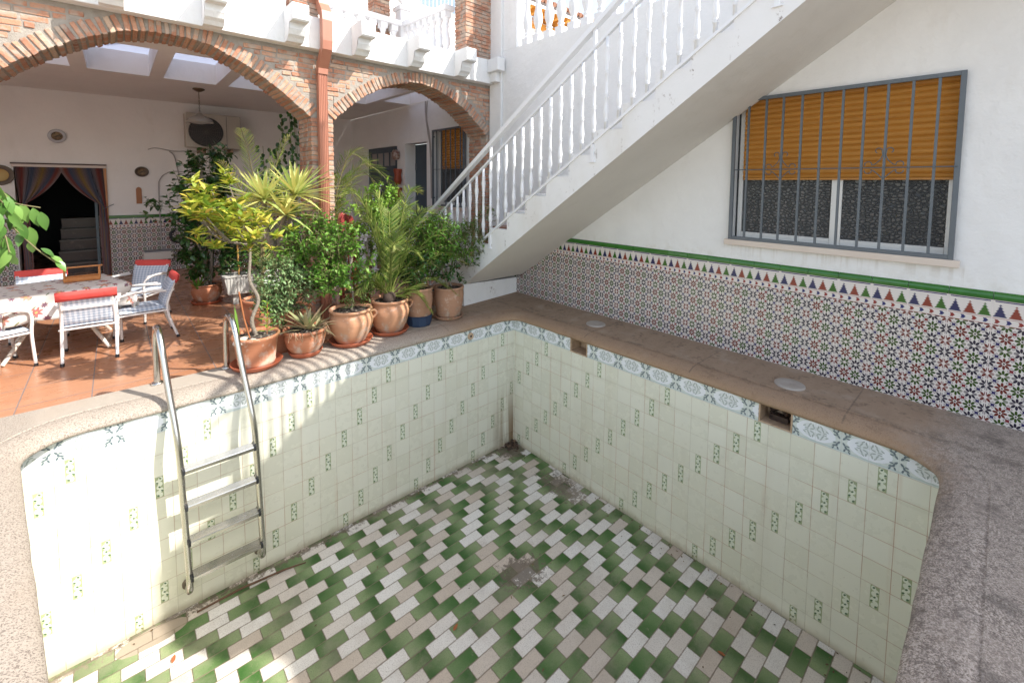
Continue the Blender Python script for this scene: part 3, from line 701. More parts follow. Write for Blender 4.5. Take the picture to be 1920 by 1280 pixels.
# stringer: outer face is stepped; soffit shares its lower line
q = []
for y, z in pts:
    if q and abs(q[-1][0] - y) < 1e-6 and abs(q[-1][1] - z) < 1e-6: continue
    q.append((y, z))
def stair_solid(mb, x0, x1):
    # strips per tread keep every face simple
    ys = ris + [-4.4]
    for i in range(len(ris)):
        a, b = ys[i], ys[i + 1]; t = tz[i]
        if a > .545: cuts = [a, max(b, .545)] + ([b] if b < .545 else [])
        else: cuts = [a, b]
        if b < -3.5 < a: cuts = [a, -3.5, b]
        for c0, c1 in zip(cuts[:-1], cuts[1:]):
            if c0 - c1 < 1e-6: continue
            def lo(y, side): return ZT - .02 if (y > .545 or (y == .545 and side)) else (zs(y) if y > -3.5 else 2.97)
            l0 = lo(c0, c0 > .545 or False); l1 = lo(c1, c1 >= .545)
            if c0 > .545: l0 = l1 = ZT - .02
            for x in (x0, x1): mb.quad((x, c0, l0), (x, c1, l1), (x, c1, t), (x, c0, t))
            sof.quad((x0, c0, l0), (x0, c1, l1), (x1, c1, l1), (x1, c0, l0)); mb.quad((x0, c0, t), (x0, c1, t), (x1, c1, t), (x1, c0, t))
        mb.quad((x0, a, tz[i - 1] if i else ZT - .02), (x0, a, t), (x1, a, t), (x1, a, tz[i - 1] if i else ZT - .02))
mb = MB(); sof = MB(); stair_solid(mb, XS, WX - .002); sof.build('soffit', M_soffit_shade, ST); mb.quad((XS, .545, .262), (WX, .66, .20), (WX, .66, -.02), (XS, .545, -.02)); mb.quad((XS, .545, .262), (WX, .66, .20), (WX, .9, .20), (XS, .9, .262))
mb.build('concrete_flight', M_stair, ST)
M_tread = mat('red_brown_tread_tile', None, .4, fn=lambda: {'color': mixc(noise(objc(), 9, 3), (.20, .085, .05), (.28, .13, .08))})
ys = ris + [-4.4]
mb = MB()
for i, t in enumerate(tz[:6]): mb.box(XS + .06, WX - .004, ys[i + 1] + .004, ys[i] + .018, t + .001, t + .016, r=0)
mb.build('tread_tiles', M_tread, ST); mb = MB()
for i, t in list(enumerate(tz))[6:]: mb.box(XS + .06, WX - .004, ys[i + 1] + .004, ys[i] + .018, t + .001, t + .016, r=0)
mb.build('white_treads', M_stair, ST)
mb = MB()
for i, t in enumerate(tz):      # thin rendered lips that run up beside the treads
    mb.box(XS - .010, XS + .045, ys[i + 1] - .004, ys[i] - .004, t + .017, t + .021) if False else None
RX = XS + .005
RL = thing('stair_railing', (RX, .5, 0), 'white metal stair railing with turned balusters and raised handrail', 'railing')
def zb(y): return 1.150 - .652 * (y + .299)
def zsr(y): return 1.335 - .642 * (y - .652)
def zh(y): return 1.495 - .652 * (y - .652)
Y0, Y1 = 1.50, -3.75
for nm, f, w_, h_ in (('bottom_rail', zb, .038, .022), ('top_rail', zsr, .036, .024), ('handrail', zh, .062, .044)):
    mb = MB(); mb.bar((RX, Y0 + (.10 if nm == 'handrail' else 0), f(Y0 + (.10 if nm == 'handrail' else 0))), (RX, Y1, f(Y1)), w_, h_); mb.build(nm, M_paint, RL, bevel=.003)
def balprof(H):
    s_ = .0148
    P = [(0, s_), (.09, s_), (.095, .016), (.105, .009), (.118, .0155), (.13, .0095), (.145, .013), (.20, .0165), (.27, .012), (.35, .0085), (.362, .0145), (.374, .0085), (.386, .0145), (.40, .009), (.50, .0105), (.60, .009), (.612, .0145), (.624, .0085), (.636, .0145), (.65, .009), (.72, .0125), (.79, .0165), (.845, .012), (.857, .0155), (.87, .0095), (.88, .0155), (.89, s_), (1, s_)]
    return [(q_ * (1 if q_ == s_ else 1.38), t * H) for t, q_ in P]
for k in range(-7, 34):
    y = .558 - .1252 * k
    if y < Y1: break
    a, b = zb(y) + .008, zsr(y) - .010
    post = k in (-7, 4, 15, 26)
    mb = MB(); mb.lathe([(.0001, 0)] + balprof(b - a) + [(.0001, b - a)], (RX, y, a), 10)
    if post: mb.box(RX - .013, RX + .013, y - .013, y + .013, b + .022, zh(y) - .02); mb.box(RX - .016, RX + .016, y - .016, y + .016, zb(y) - .16, a - .022); mb.box(RX - .02, RX + .03, y - .03, y + .03, zb(y) - .168, zb(y) - .160)
    mb.build('baluster', M_paint, RL)

# ---------------------------------------------------------------- brick arcade
AT = 1.65
ARC = thing('brick_arcade', (-1.7, AY, ZT), 'rustic brick arcade with two arches in front of the porch', 'arcade')
P1 = [(0, 2.735), (.15, 2.728), (.3, 2.70), (.45, 2.636), (.6, 2.555), (.72, 2.483), (.83, 2.405), (.92, 2.335), (1.0, 2.265), (1.08, 2.205), (1.15, 2.14)]
P2 = [(0, 2.69), (.12, 2.682), (.25, 2.655), (.36, 2.617), (.48, 2.565), (.58, 2.512), (.66, 2.465), (.75, 2.405), (.83, 2.34), (.92, 2.265), (1.0, 2.19), (1.05, 2.13)]
def full(P, c): return [(c - x, z) for x, z in P[::-1]] + [(c + x, z) for x, z in P[1:]]
A1, A2 = full(P1, -2.95), full(P2, -.49); A0 = full(P1, -5.60)
FT = 2.83
mb = MB(); f0, f1 = AY + .006, AT - .006
xs_all = []
def strip(x0, z0, x1, z1):
    for y in (f0, f1): mb.quad((x0, y, z0), (x1, y, z1), (x1, y, FT), (x0, y, FT))
    mb.quad((x0, f0, z0), (x1, f0, z1), (x1, f1, z1), (x0, f1, z0))
def off_arch(A, e):
    out = []
    for i, p in enumerate(A):
        a, b = A[max(i - 1, 0)], A[min(i + 1, len(A) - 1)]; t = V3((b[0] - a[0], b[1] - a[1], 0)).normalized(); out.append((p[0] - t.y * e, p[1] + t.x * e))
    return out
for A in (A0, A1, A2):
    B_ = off_arch(A, .008)
    for a, b in zip(B_[:-1], B_[1:]): strip(a[0], a[1], b[0], b[1])
PIER = [(-4.435, -4.115), (-1.795, -1.555), (.575, WX)]
for a, b in PIER:
    mb.box(a + .008, b - .008, f0, f1, ZT - .02, 2.15); strip(a + .008 - .03, 2.15, b - .008 + .03, 2.15) if False else mb.box(a - .004, b + .004 if b < .6 else b - .001, f0 + .0005, f1 - .0005, 2.1505, FT - .001)
mb.build('mortar', M_mortar, ARC)
bk = MB()
def brick(c, ax, ay, az):
    j = lambda s_: rnd.uniform(-s_, s_)
    c = V3(c) + V3((j(.003), j(.005), j(.003))); e = Euler((j(.02), j(.035), j(.02))).to_matrix()
    ax, ay, az = e @ V3(ax), e @ V3(ay), e @ V3(az); r = min(1, max(0, rnd.gauss(.5, .22)))
    vs = [c + ax * i * (1 + j(.02)) + ay * k * (1 + j(.02)) + az * l * (1 + j(.09)) for i in (-1, 1) for k in (-1, 1) for l in (-1, 1)]
    bk.add(vs, [(0, 1, 3, 2), (4, 6, 7, 5), (0, 4, 5, 1), (2, 3, 7, 6), (0, 2, 6, 4), (1, 5, 7, 3)], r=r)
# voussoirs
for A in (A0, A1, A2):
    seg = []
    for a, b in zip(A[:-1], A[1:]): seg.append((V3((a[0], 0, a[1])), V3((b[0], 0, b[1]))))
    tot = sum((b - a).length for a, b in seg); nb = int(tot / .0505)
    for i in range(nb):
        d = tot * (i + .5) / nb
        for a, b in seg:
            l = (b - a).length
            if d <= l: break
            d -= l
        p = a + (b - a) * (d / l); t = (b - a).normalized(); nn = V3((-t.z, 0, t.x)); H = .064 + rnd.uniform(-.003, .004)
        th = tot / nb / 2 - .0060 - rnd.random() * .004
        brick((p.x + nn.x * H, (AY + AT) / 2 - .004, p.z + nn.z * H), t * th, V3((0, (AT - AY) / 2 + .002, 0)), nn * H)
def arch_out(x, z):
    """True when a point is above the voussoir ring of every arch"""
    for A in (A0, A1, A2):
        if A[0][0] - .16 < x < A[-1][0] + .16:
            O_ = off_arch(A, .138)
            for a, b in zip(O_[:-1], O_[1:]):
                if min(a[0], b[0]) <= x <= max(a[0], b[0]):
                    if z - .022 < a[1] + (b[1] - a[1]) * (x - a[0]) / (b[0] - a[0] + 1e-9): return False
    return True
z = 2.16; row = 0; CH = .0505
while z < FT - .02:
    x = -6.4 + (row % 2) * .09
    while x < WX - .03:
        Lb = rnd.uniform(.13, .205); x1 = min(x + Lb, WX - .004)
        # shorten until it clears the rings
        a, b = x, x1
        k = 8; ok = [arch_out(a + (b - a) * i / k, z) for i in range(k + 1)]
        if any(ok):
            i0 = ok.index(True); i1 = len(ok) - 1 - ok[::-1].index(True); a2, b2 = a + (b - a) * i0 / k, a + (b - a) * i1 / k
            if all(ok[i0:i1 + 1]) and b2 - a2 > .035: brick(((a2 + b2) / 2, AY + .045, z + .002), V3(((b2 - a2) / 2 - .006, 0, 0)), V3((0, .045, 0)), V3((0, 0, .0205)))
        x = x1
    z += CH; row += 1
for (a, b) in PIER:
    z = ZT + .02; row = 0
    while z < 2.14:
        w_ = b - a; d_ = AT - AY
        sp = [(a, a + w_ * (.62 if row % 2 else .42)), (a + w_ * (.62 if row % 2 else .42), b)] if w_ > .15 else [(a, b)]
        for x0, x1 in sp: brick(((x0 + x1) / 2, AY + .06, z), V3(((x1 - x0) / 2 - .004, 0, 0)), V3((0, .06, 0)), V3((0, 0, .0205)))
        for y0, y1 in (((AY + .125, AY + .27), (AY + .275, AT)) if row % 2 else ((AY + .125, AT - .10), (AT - .095, AT))):
            for x0, x1 in ((a, a + .07), (b - .07, b)) if w_ > .15 else ((a, b),): brick(((x0 + x1) / 2, (y0 + y1) / 2, z), V3(((x1 - x0) / 2, 0, 0)), V3((0, (y1 - y0) / 2 - .004, 0)), V3((0, 0, .0205)))
        z += CH; row += 1
bk.build('brickwork', M_brick, ARC, bevel=.006)

# fascia beam with corbels
FA = thing('balcony_fascia', (-2, 1.13, FT), 'white balcony edge beam with projecting corbels above the brick arches', 'balcony')
mb = MB(); mb.box(-7, WX - .002, 1.13, 1.60, FT, 3.15); mb.build('edge_beam', M_white, FA, bevel=.006)
k = -8
xc = .03
for i in range(9):
    x = xc - .672 * i
    mb = MB(); w_ = .075
    pr = [(1.128, 3.146), (.86, 3.146), (.85, 3.135), (.85, 3.0), (.865, 2.985), (.95, 2.983), (.957, 2.93), (.985, 2.885), (1.02, 2.862), (1.05, 2.832), (1.128, 2.832)]
    mb.add([(xx, y, z) for xx in (x - w_, x + w_) for y, z in pr], [(j_, (j_ + 1) % 11, 11 + (j_ + 1) % 11, 11 + j_) for j_ in range(11)])
    # side caps as strips so the concave outline stays valid
    for xx in (x - w_, x + w_):
        for a_, b_ in ((3, 4), (4, 5)): pass
        mb.quad((xx, 1.128, 3.146), (xx, .85, 3.146), (xx, .85, 2.985), (xx, 1.128, 2.985)); mb.quad((xx, 1.128, 2.985), (xx, .955, 2.985), (xx, .985, 2.885), (xx, 1.128, 2.885)); mb.quad((xx, 1.128, 2.885), (xx, .985, 2.885), (xx, 1.05, 2.832), (xx, 1.128, 2.832))
    mb.build('corbel', M_white, FA)
mb = MB(); mb.box(WX - .16, WX - .036, .90, 1.127, 2.97, 3.14); mb.box(WX - .11, WX - .036, 1.0, 1.126, 2.84, 2.969); mb.build('corbel', M_white, FA, bevel=.006)

# upper terrace: slab with skylight wells = porch ceiling
CZ = 2.85
sky_holes = [(r_ - .60, r_, 2.40, 4.0) for r_ in [.036 - .75 * i for i in range(8)]] + [(.135, .64, 2.40, 3.5)]
PC = thing('porch_ceiling', (-2, 3.5, CZ), 'plain white porch ceiling pierced by a row of square skylight wells', 'ceiling')
mb = MB(); cells(mb, [-6.5, WX - .002], [1.60, BY], sky_holes, lambda u, v, t: (u, v, CZ + t), 0, .28); mb.build('ceiling_slab', M_porch, PC)
M_sky = mat('added_dimming_sheet', (.62, .65, .74), .5, trans=.65)  # translucent sheets added over the wells to dim the bright sky
for i, h in enumerate(sky_holes):
    mb = MB(); mb.box(h[0] - .03, h[1] + (.03 if h[1] < .5 else .0), h[2] - .03, h[3] + .03, 3.131, 3.137); mb.build('added_skylight_sheet', M_sky, PC)
# porch back and side walls
BW = thing('porch_wall', (-2, BY, ZT), 'white porch back wall with patterned tile dado and curtained doorway', 'wall')
def PY(u, v, t): return (u, BY + t, v)
mb = MB(); cells(mb, [-6.5, WX + .2], [ZT - .02, CZ + .25, 3.4], [(-4.48, -3.48, ZT - .03, 1.70)], PY, 0, .2); mb.build('rendered_wall', M_porch, BW)
mb = MB(); mb.box(-6.7, -6.5, 1.3, BY + .2, ZT, 3.4); mb.build('rendered_wall', M_porch, BW)
DZ = .06
for x0, x1 in ((-6.5, -4.50), (-3.46, .3)):
    mb = MB(); z0, z1 = ZT, .771 + DZ
    mb.add([(x0, BY - .012, z0), (x1, BY - .012, z0), (x1, BY - .012, z1), (x0, BY - .012, z1)], [(0, 1, 2, 3)], uvs=[[(x0 + 9.003, z0 - DZ), (x1 + 9.003, z0 - DZ), (x1 + 9.003, z1 - DZ), (x0 + 9.003, z1 - DZ)]])
    mb.build('patterned_dado', M_az, BW); mb = MB(); mb.box(x0, x1, BY - .024, BY - .001, z1, z1 + .05); mb.build('green_tile_ledge', M_green, BW, bevel=.008)
# low wall with white balusters inside the porch side (seen through the small arch)
mb = MB(); mb.box(WX - .012, WX - .001, 3.9, BY, ZT, .95); 

# upper walls of the courtyard, lit white, and upper-storey pieces
UB = thing('upper_house', (-1, BY, 3.4), 'sunlit white upper storey behind the balcony', 'building')
mb = MB(); cells(mb, [-7, 4.4], [3.4, 7.6], [(2.44, 3.70, 5.86, 7.1)], PY, 0, .2); mb.build('rendered_wall', M_white, UB)
wn_ = MB(); wn_.box(2.44, 3.70, BY + .10, BY + .12, 5.86, 7.1); wo = wn_.build('window', mat('blue_painted_shutter', (.16, .23, .33), .5), UB)
for i in range(12): mb = MB(); x = 2.45 + i * .112; mb.tube([(x, BY - .06, 5.76), (x, BY - .06, 7.2)], .012, 6); mb.build('window_bar', M_paint, wo)
mb = MB(); mb.box(2.38, 3.76, BY - .075, BY - .045, 5.75, 5.78); mb.box(2.40, 3.74, BY - .12, BY - .001, 5.68, 5.73); mb.build('window_ledge', M_paint, wo)
RB = thing('roofed_house', (8, 5.5, 0), 'house beyond the terrace wall with orange rafters under tiled eaves', 'building')
mb = MB(); cells(mb, [4.6, 14], [-.1, 6.2], [], lambda u, v, t: (u, 5.6 + t, v), 0, .2); mb.build('rendered_wall', M_porch, RB)
M_orange = mat('ochre_rafter', (.55, .24, .03), .6)
mb = MB(); mb.box(4.5, 14, 4.98, 5.62, 6.24, 6.26); mb.build('eaves_board', M_orange, RB)
mb = MB(); mb.box(4.5, 14, 5.50, 5.598, 5.90, 6.05); mb.build('wall_plate', M_orange, RB)
for i in range(24): mb = MB(); x = 4.60 + i * .39; mb.box(x, x + .12, 5.0, 5.6, 6.12, 6.239); mb.build('rafter', M_orange, RB)
mb = MB(); mb.box(4.45, 14, 4.94, 4.975, 6.28, 6.345); mb.build('gutter', mat('dark_gutter', (.05, .03, .025), .5), RB)
mb = MB(); mb.box(4.45, 14, 4.95, 4.975, 6.20, 6.277)
mb.build('white_edge', M_paint, RB)
mb = MB()
for i in range(60):
    x = 4.5 + i * .16; mb.tube([(x, 4.92, 6.40), (x, 6.5, 7.0)], .066, 8)
mb.build('roof', mat('clay_roof_tile', None, .8, fn=lambda: {'color': mixc(noise(objc(), 5, 4), (.36, .16, .09), (.24, .12, .08))}), RB)

# brick pillars on the balcony
for x0, x1, y0, y1, lb in ((-1.955, -1.70, 1.20, 1.46, 'brick pillar rising from the balcony behind the brown downpipe'), (.19, .625, 1.20, 1.46, 'wide brick pillar at the right end of the balcony'), (-.42, -.17, 2.62, 2.87, 'brick pillar behind the corner of the balcony balustrade')):
    pl = thing('brick_pillar', ((x0 + x1) / 2, (y0 + y1) / 2, 3.15), lb, 'pillar', 'brick pillars on the balcony')
    mb = MB(); mb.box(x0 + .012, x1 - .012, y0 + .012, y1 - .012, 3.151, 6.0); mb.build('mortar', M_mortar, pl)
    bk = MB(); z = 3.176; row = 0
    while z < 5.98:
        xm = x0 + (x1 - x0) * (.38 if row % 2 else .62); ym = y0 + (y1 - y0) * (.62 if row % 2 else .38)
        for a, b in ((x0, xm), (xm, x1)):
            for c, d in ((y0, ym), (ym, y1)): brick(((a + b) / 2, (c + d) / 2, z), V3(((b - a) / 2 - .003, 0, 0)), V3((0, (d - c) / 2 - .003, 0)), V3((0, 0, .021)))
        z += CH; row += 1
    bk.build('brickwork', M_brick, pl, bevel=.003)
# stone balustrades
def vase(H, s_=1.):
    P = [(0, .052), (.13, .052), (.135, .040), (.17, .034), (.19, .045), (.21, .030), (.25, .036), (.33, .056), (.40, .060), (.47, .052), (.56, .036), (.66, .030), (.70, .040), (.72, .030), (.78, .032), (.84, .044), (.87, .044), (.875, .052), (1, .052)]
    return [(r_ * s_, t * H) for t, r_ in P]
def balust(root, p0, p1, nb, z0, H, cap=True, s_=1., first=.5):
    p0, p1 = V3(p0), V3(p1); d = p1 - p0
    for i in range(nb):
        p = p0 + d * ((i + first) / nb); mb = MB(); pr = vase(H, s_)
        mb.lathe(pr[1:-1], (p.x, p.y, z0), 14); q_ = .052 * s_
        mb.box(p.x - q_, p.x + q_, p.y - q_, p.y + q_, z0, z0 + .13 * H); mb.box(p.x - q_, p.x + q_, p.y - q_, p.y + q_, z0 + .875 * H, z0 + H); mb.build('baluster', M_white2, root)
    if cap:
        mb = MB(); n_ = V3((-d.y, d.x, 0)).normalized(); mb.bar(p0 + V3((0, 0, z0 + H + .04)), p1 + V3((0, 0, z0 + H + .04)), .17, .078); mb.build('top_rail', M_white2, root, bevel=.012)
M_white2 = plaster('white_cast_stone', (.78, .78, .79))
b1 = thing('balustrade', (.05, 2.0, 3.15), 'short white cast stone balustrade running back from the wide brick pillar', 'balustrade', 'white cast stone balustrades')
balust(b1, (.12, 1.47, 0), (.02, 2.48, 0), 7, 3.152, .64)
b2 = thing('balustrade', (-1.2, 2.45, 3.15), 'white balustrade along the back of the balcony behind the corbels', 'balustrade', 'white cast stone balustrades')
balust(b2, (-3.4, 2.30, 0), (-.10, 2.50, 0), 19, 3.14, .64)
mb = MB(); mb.box(-3.4, .64, 2.20, 2.395, 3.135, 3.15) if False else None
ps = thing('post', (.0, 2.58, 3.15), 'square white corner post carrying an urn on the balcony', 'post')
mb = MB(); mb.box(-.06, .12, 2.51, 2.69, 3.14, 4.06); mb.box(-.085, .145, 2.485, 2.715, 4.06, 4.12); mb.build('shaft', M_white2, ps, bevel=.01)
ur = MB(); ur.lathe([(.0, 0), (.07, 0), (.065, .02), (.03, .04), (.04, .06), (.09, .11), (.115, .18), (.11, .25), (.12, .27), (.0, .28)], (.03, 2.60, 4.122), 20); tag(ur.build('urn', M_white2), 'rounded white urn standing on the balcony corner post', 'urn')
b3 = thing('balustrade', (.74, -.3, 3.25), 'white cast stone balustrade on top of the tall wall above the stairs', 'balustrade', 'white cast stone balustrades')
balust(b3, (.745, .66, 0), (.745, -1.30, 0), 10, 3.252, .78, first=.30)
mb = MB(); 
# terrace floor slab behind that wall (its underside closes the house volume)
mb.box(WX + .221, 6, -5.5, 5.55, 3.0, 3.2); mb.build('terrace_slab', M_white, HW)

# small canopy added out of view to cast shade on the table
cn = thing('added_shade_canopy', (0, -2.7, 3.5), 'unseen flat canopy added on slim white posts to shade the garden table', 'canopy')
mb = MB(); mb.box(-1.08, .22, -3.12, -2.24, 6.30, 6.38); mb.build('shade_canopy_slab', M_white2, cn, bevel=.01)
for x, y in ((.76, -3.0), (.76, -2.4)):
    mb = MB(); mb.tube([(x, y, 3.3), (x, y, 6.30)], .022, 8); mb.build('post', M_paint, cn)
    mb = MB(); mb.bar((.80, y, 6.28), (-.9, y, 6.28), .03, .03); mb.build('shade_canopy_beam', M_paint, cn)
# ---------------------------------------------------------------- downpipe on the middle pier
dp = thing('downpipe', (-1.68, 1.18, ZT), 'copper brown fluted metal downpipe on the brick pier between the arches', 'downpipe')
def rect_pipe(pts, w_, d_, nm):
    mb = MB(); pts = [V3(p) for p in pts]; rows = []
    for i, p in enumerate(pts):
        t = (pts[min(i + 1, len(pts) - 1)] - pts[max(i - 1, 0)]).normalized(); sx = V3((1, 0, 0)); sy = t.cross(sx).normalized()
        sec = []
        K = 5
        for k in range(K):
            a = -w_ + 2 * w_ * k / K; s_ = 2 * w_ / K
            sec += [(a + s_ * .12, d_), (a + s_ * .5, d_ - .006), (a + s_ * .88, d_)]
        sec = [(-w_, -d_)] + [(-w_, d_)] + sec + [(w_, d_), (w_, -d_)]
        rows.append([p + sx * a + sy * b for a, b in sec])
    n_ = len(rows[0]); mb.add([q for r_ in rows for q in r_], [(i * n_ + k, i * n_ + (k + 1) % n_, (i + 1) * n_ + (k + 1) % n_, (i + 1) * n_ + k) for i in range(len(rows) - 1) for k in range(n_)])
    return mb.build(nm, M_copper, dp)
rect_pipe([(-1.690, 1.185, 2.60), (-1.690, 1.185, ZT)], .044, .036, 'lower_pipe')
rect_pipe([(-1.690, 1.180, 2.595), (-1.689, 1.172, 2.665), (-1.688, 1.10, 2.76), (-1.688, 1.045, 2.83), (-1.688, 1.035, 2.90), (-1.688, 1.035, 3.10), (-1.688, 1.05, 3.18), (-1.69, 1.12, 3.27), (-1.69, 1.14, 3.36), (-1.69, 1.14, 5.5)], .049, .041, 'offset_pipe')
mb = MB(); mb.box(-1.742, -1.638, 1.14, 1.232, 1.50, 1.53); mb.build('pipe_clip', M_copper, dp)

# ---------------------------------------------------------------- doorway, curtain and things on the back wall
dk = thing('hallway', (-4, 7, ZT), 'dark hallway with marble steps behind the curtained doorway', 'hallway')
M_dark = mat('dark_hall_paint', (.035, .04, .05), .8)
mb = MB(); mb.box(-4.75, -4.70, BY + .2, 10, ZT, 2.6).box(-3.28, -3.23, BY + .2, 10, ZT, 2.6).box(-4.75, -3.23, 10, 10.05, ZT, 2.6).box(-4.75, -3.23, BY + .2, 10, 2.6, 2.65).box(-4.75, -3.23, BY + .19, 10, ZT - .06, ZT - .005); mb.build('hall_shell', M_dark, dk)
hs = thing('indoor_steps', (-3.8, 7, ZT), 'dark brown marble steps rising inside the doorway behind the beaded curtain', 'stairs')
M_marb = mat('brown_marble', None, .3, fn=lambda: {'color': mixc(sst(noise(objc(), 4, 6, .7, ), .55, .66) * .6, (.050, .022, .016), (.16, .10, .075))})
M_nose = mat('worn_step_nosing', (.15, .125, .11), .5)
for i in range(5):
    mb = MB(); mb.box(-4.12, -3.29, 6.85 + i * .26, 8.4, ZT + i * .175, ZT + (i + 1) * .175 - .002); s_ = mb.build('riser', M_marb, hs)
    mb = MB(); mb.box(-4.13, -3.29, 6.83 + i * .26, 6.849 + i * .26, ZT + (i + 1) * .175 - .020, ZT + (i + 1) * .175 + .001); mb.build('nosing', M_nose, s_)
df = thing('door_frame', (-3.98, BY, ZT), 'brown wooden doorway surround behind the colourful curtain', 'door frame')
mb = MB(); mb.box(-3.50, -3.455, BY - .03, BY + .12, ZT, 1.66); mb.build('wooden_jamb', M_wood, df, bevel=.003)
mb = MB(); mb.box(-3.62, -3.585, BY + .12, BY + .20, ZT, 1.66); mb.build('grey_jamb', mat('grey_blue_door_paint', (.10, .14, .17), .5), df)
mb = MB(); mb.box(-4.50, -3.455, BY - .05, BY - .002, 1.66, 1.70); mb.build('curtain_rail', mat('cream_wood_rail', (.60, .52, .47), .5), df, bevel=.004)
mb = MB(); mb.box(-4.51, -3.45, BY - .035, BY - .003, 1.701, 1.722); mb.build('lintel_strip', mat('dark_lintel', (.07, .035, .03), .6), df)
cu = thing('strand_curtain', (-3.98, BY - .05, 1.66), 'door curtain of coloured chenille strands tied back to both sides', 'curtain')
def f_strand():
    r = attr(); p = objc(); x, y, z = sep(p)
    c = ramp(r, [(0, (.10, .08, .085)), (.13, (.22, .045, .035)), (.22, (.20, .16, .165)), (.35, (.06, .09, .15)), (.47, (.20, .155, .16)), (.58, (.30, .19, .06)), (.68, (.16, .12, .13)), (.8, (.07, .10, .16)), (.9, (.26, .06, .04)), (1., (.25, .20, .20))])
    b = ab(fr(z * 60.) - .5)
    return {'color': mixc(b, c, (.04, .03, .03))}
M_strand = mat('chenille_strand', None, .9, fn=f_strand, spec=.1)
for side in (-1, 1):
    mb = MB(); n_ = 34
    for i in range(n_):
        t = i / (n_ - 1)
        if side < 0: xt = -4.46 + t * .50; xg, zg = -4.43 + t * .07, 1.02; dr = .55
        else: xt = -3.99 + t * .49; xg, zg = -3.56 + t * .085, .98; dr = 0
        u_ = t if side < 0 else 1 - t
        pts = []
        for j in range(9):
            q = j / 8; xx = xt + (xg - xt) * (q ** (1.35 if u_ > .3 else 1.1)); zz = 1.66 + (zg + (.10 * u_) - 1.66) * q - .04 * u_ * sin(pi * q); pts.append((xx, BY - .04 + .004 * sin(i * 2.1) - .02 * q * sin(i * .9), zz))
        pts += [(xg + rnd.uniform(-.01, .02), BY - .045, zg - .3), (xg + rnd.uniform(-.01, .03), BY - .04, ZT + .02)]
        mb.tube(pts, .0064, 5, r=(t * 1.0 if side < 0 else 1 - t))
    mb.build('strand_bundle', M_strand, cu)
    mb = MB(); xg = -4.40 if side < 0 else -3.515; mb.tube([(xg, BY - .07, 1.0), (xg + .13 * (1 if side > 0 else -.6), BY - .02, 1.07)], .006, 5); mb.build('tie_hook', M_iron, cu)
def disc(name, x, z, r_, m1, m2, lb, cat, rx=1.):
    mb = MB(); vs = []; P = [(0, .010), (r_ * .55, .010), (r_ * .62, .014), (r_ * .95, .026), (r_, .024), (r_, .018), (r_ * .6, .004)]
    for q, d in P:
        for k in range(28): a = 2 * pi * k / 28; vs.append((x + q * cos(a) * rx, BY - .003 - d, z + q * sin(a)))
    o = MB().add(vs[28 * 2:], [(i * 28 + k, i * 28 + (k + 1) % 28, (i + 1) * 28 + (k + 1) % 28, (i + 1) * 28 + k) for i in range(4) for k in range(28)], True)
    root = thing(name, (x, BY, z), lb, cat, 'plates on the porch wall'); o.build('rim', m1, root)
    o = MB().add(vs[:28 * 3], [(i * 28 + k, i * 28 + (k + 1) % 28, (i + 1) * 28 + (k + 1) % 28, (i + 1) * 28 + k) for i in range(2) for k in range(28)], True); o.build('plate_centre', m2, root)
M_br1 = mat('dark_bronze', (.07, .045, .03), .4, .3); M_br2 = mat('tooled_brass', None, .45, .4, fn=lambda: {'color': mixc(sst(noise(objc(), 30, 3), .4, .6), (.20, .13, .07), (.07, .05, .03))})
M_gl = mat('painted_plate_rim', (.42, .42, .45), .25)
disc('wall_plate', -3.005, 1.615, .088, M_br1, M_br2, 'dark oval brass plate hung right of the curtained doorway', 'plate', 1.08)
disc('wall_plate', -4.0, 2.145, .105, M_gl, M_br2, 'plate with pale rim high on the wall above the curtained doorway', 'plate')
disc('wall_plate', -4.62, 1.53, .15, M_br1, mat('yellow_brass', (.33, .22, .07), .4, .3), 'large round yellowish plate at the left edge of the doorway', 'plate')
mb = MB(); mb.prism([(-3.095, 1.07), (-3.02, 1.07), (-3.02, 1.32), (-3.035, 1.345), (-3.057, 1.355), (-3.08, 1.345), (-3.095, 1.32)], 'Y', BY - .022, BY - .002)
tag(mb.build('thermometer', mat('orange_brown_wood', (.36, .14, .05), .5), bevel=.003), 'narrow orange brown wooden thermometer board below the brass plate', 'thermometer')
# air conditioner
ac = thing('air_conditioner', (-2.0, 6.0, 2.05), 'pale outdoor air conditioning unit on brackets under the porch ceiling', 'air conditioner')
M_ac = mat('aged_cream_casing', None, .5, fn=lambda: {'color': mixc(noise(objc(), 6, 4), (.42, .38, .32), (.52, .48, .42))})
mb = MB(); mb.box(-2.40, -1.56, 5.90, 6.16, 2.06, 2.66); mb.build('casing', M_ac, ac, bevel=.012)
fg = MB(); 
for r_ in [.03 + i * .028 for i in range(9)]: fg.tube([(-2.10 + r_ * cos(2 * pi * k / 28), 5.882, 2.34 + r_ * sin(2 * pi * k / 28)) for k in range(29)], .0035, 4)
for k in range(8): a = pi * k / 8; fg.tube([(-2.10 + .26 * cos(a), 5.885, 2.34 + .26 * sin(a)), (-2.10 - .26 * cos(a), 5.885, 2.34 - .26 * sin(a))], .003, 4)
fg.build('fan_guard', mat('guard_wire', (.14, .13, .12), .5), ac)
mb = MB(); mb.tube([(-2.10, 5.897, 2.34), (-2.10, 5.893, 2.34)], .262, 36); mb.build('fan_opening', M_black, ac)
mb = MB(); mb.box(-1.79, -1.785, 5.892, 5.899, 2.08, 2.64); mb.build('panel_seam', M_black, ac)
for x in (-2.22, -1.80): mb = MB(); mb.box(x, x + .11, 5.93, 6.19, 1.965, 2.055); mb.build('bracket', mat('rusty_bracket', None, .7, fn=lambda: {'color': mixc(sst(noise(objc(), 14, 3), .4, .6), (.10, .05, .035), (.40, .27, .18))}), ac)
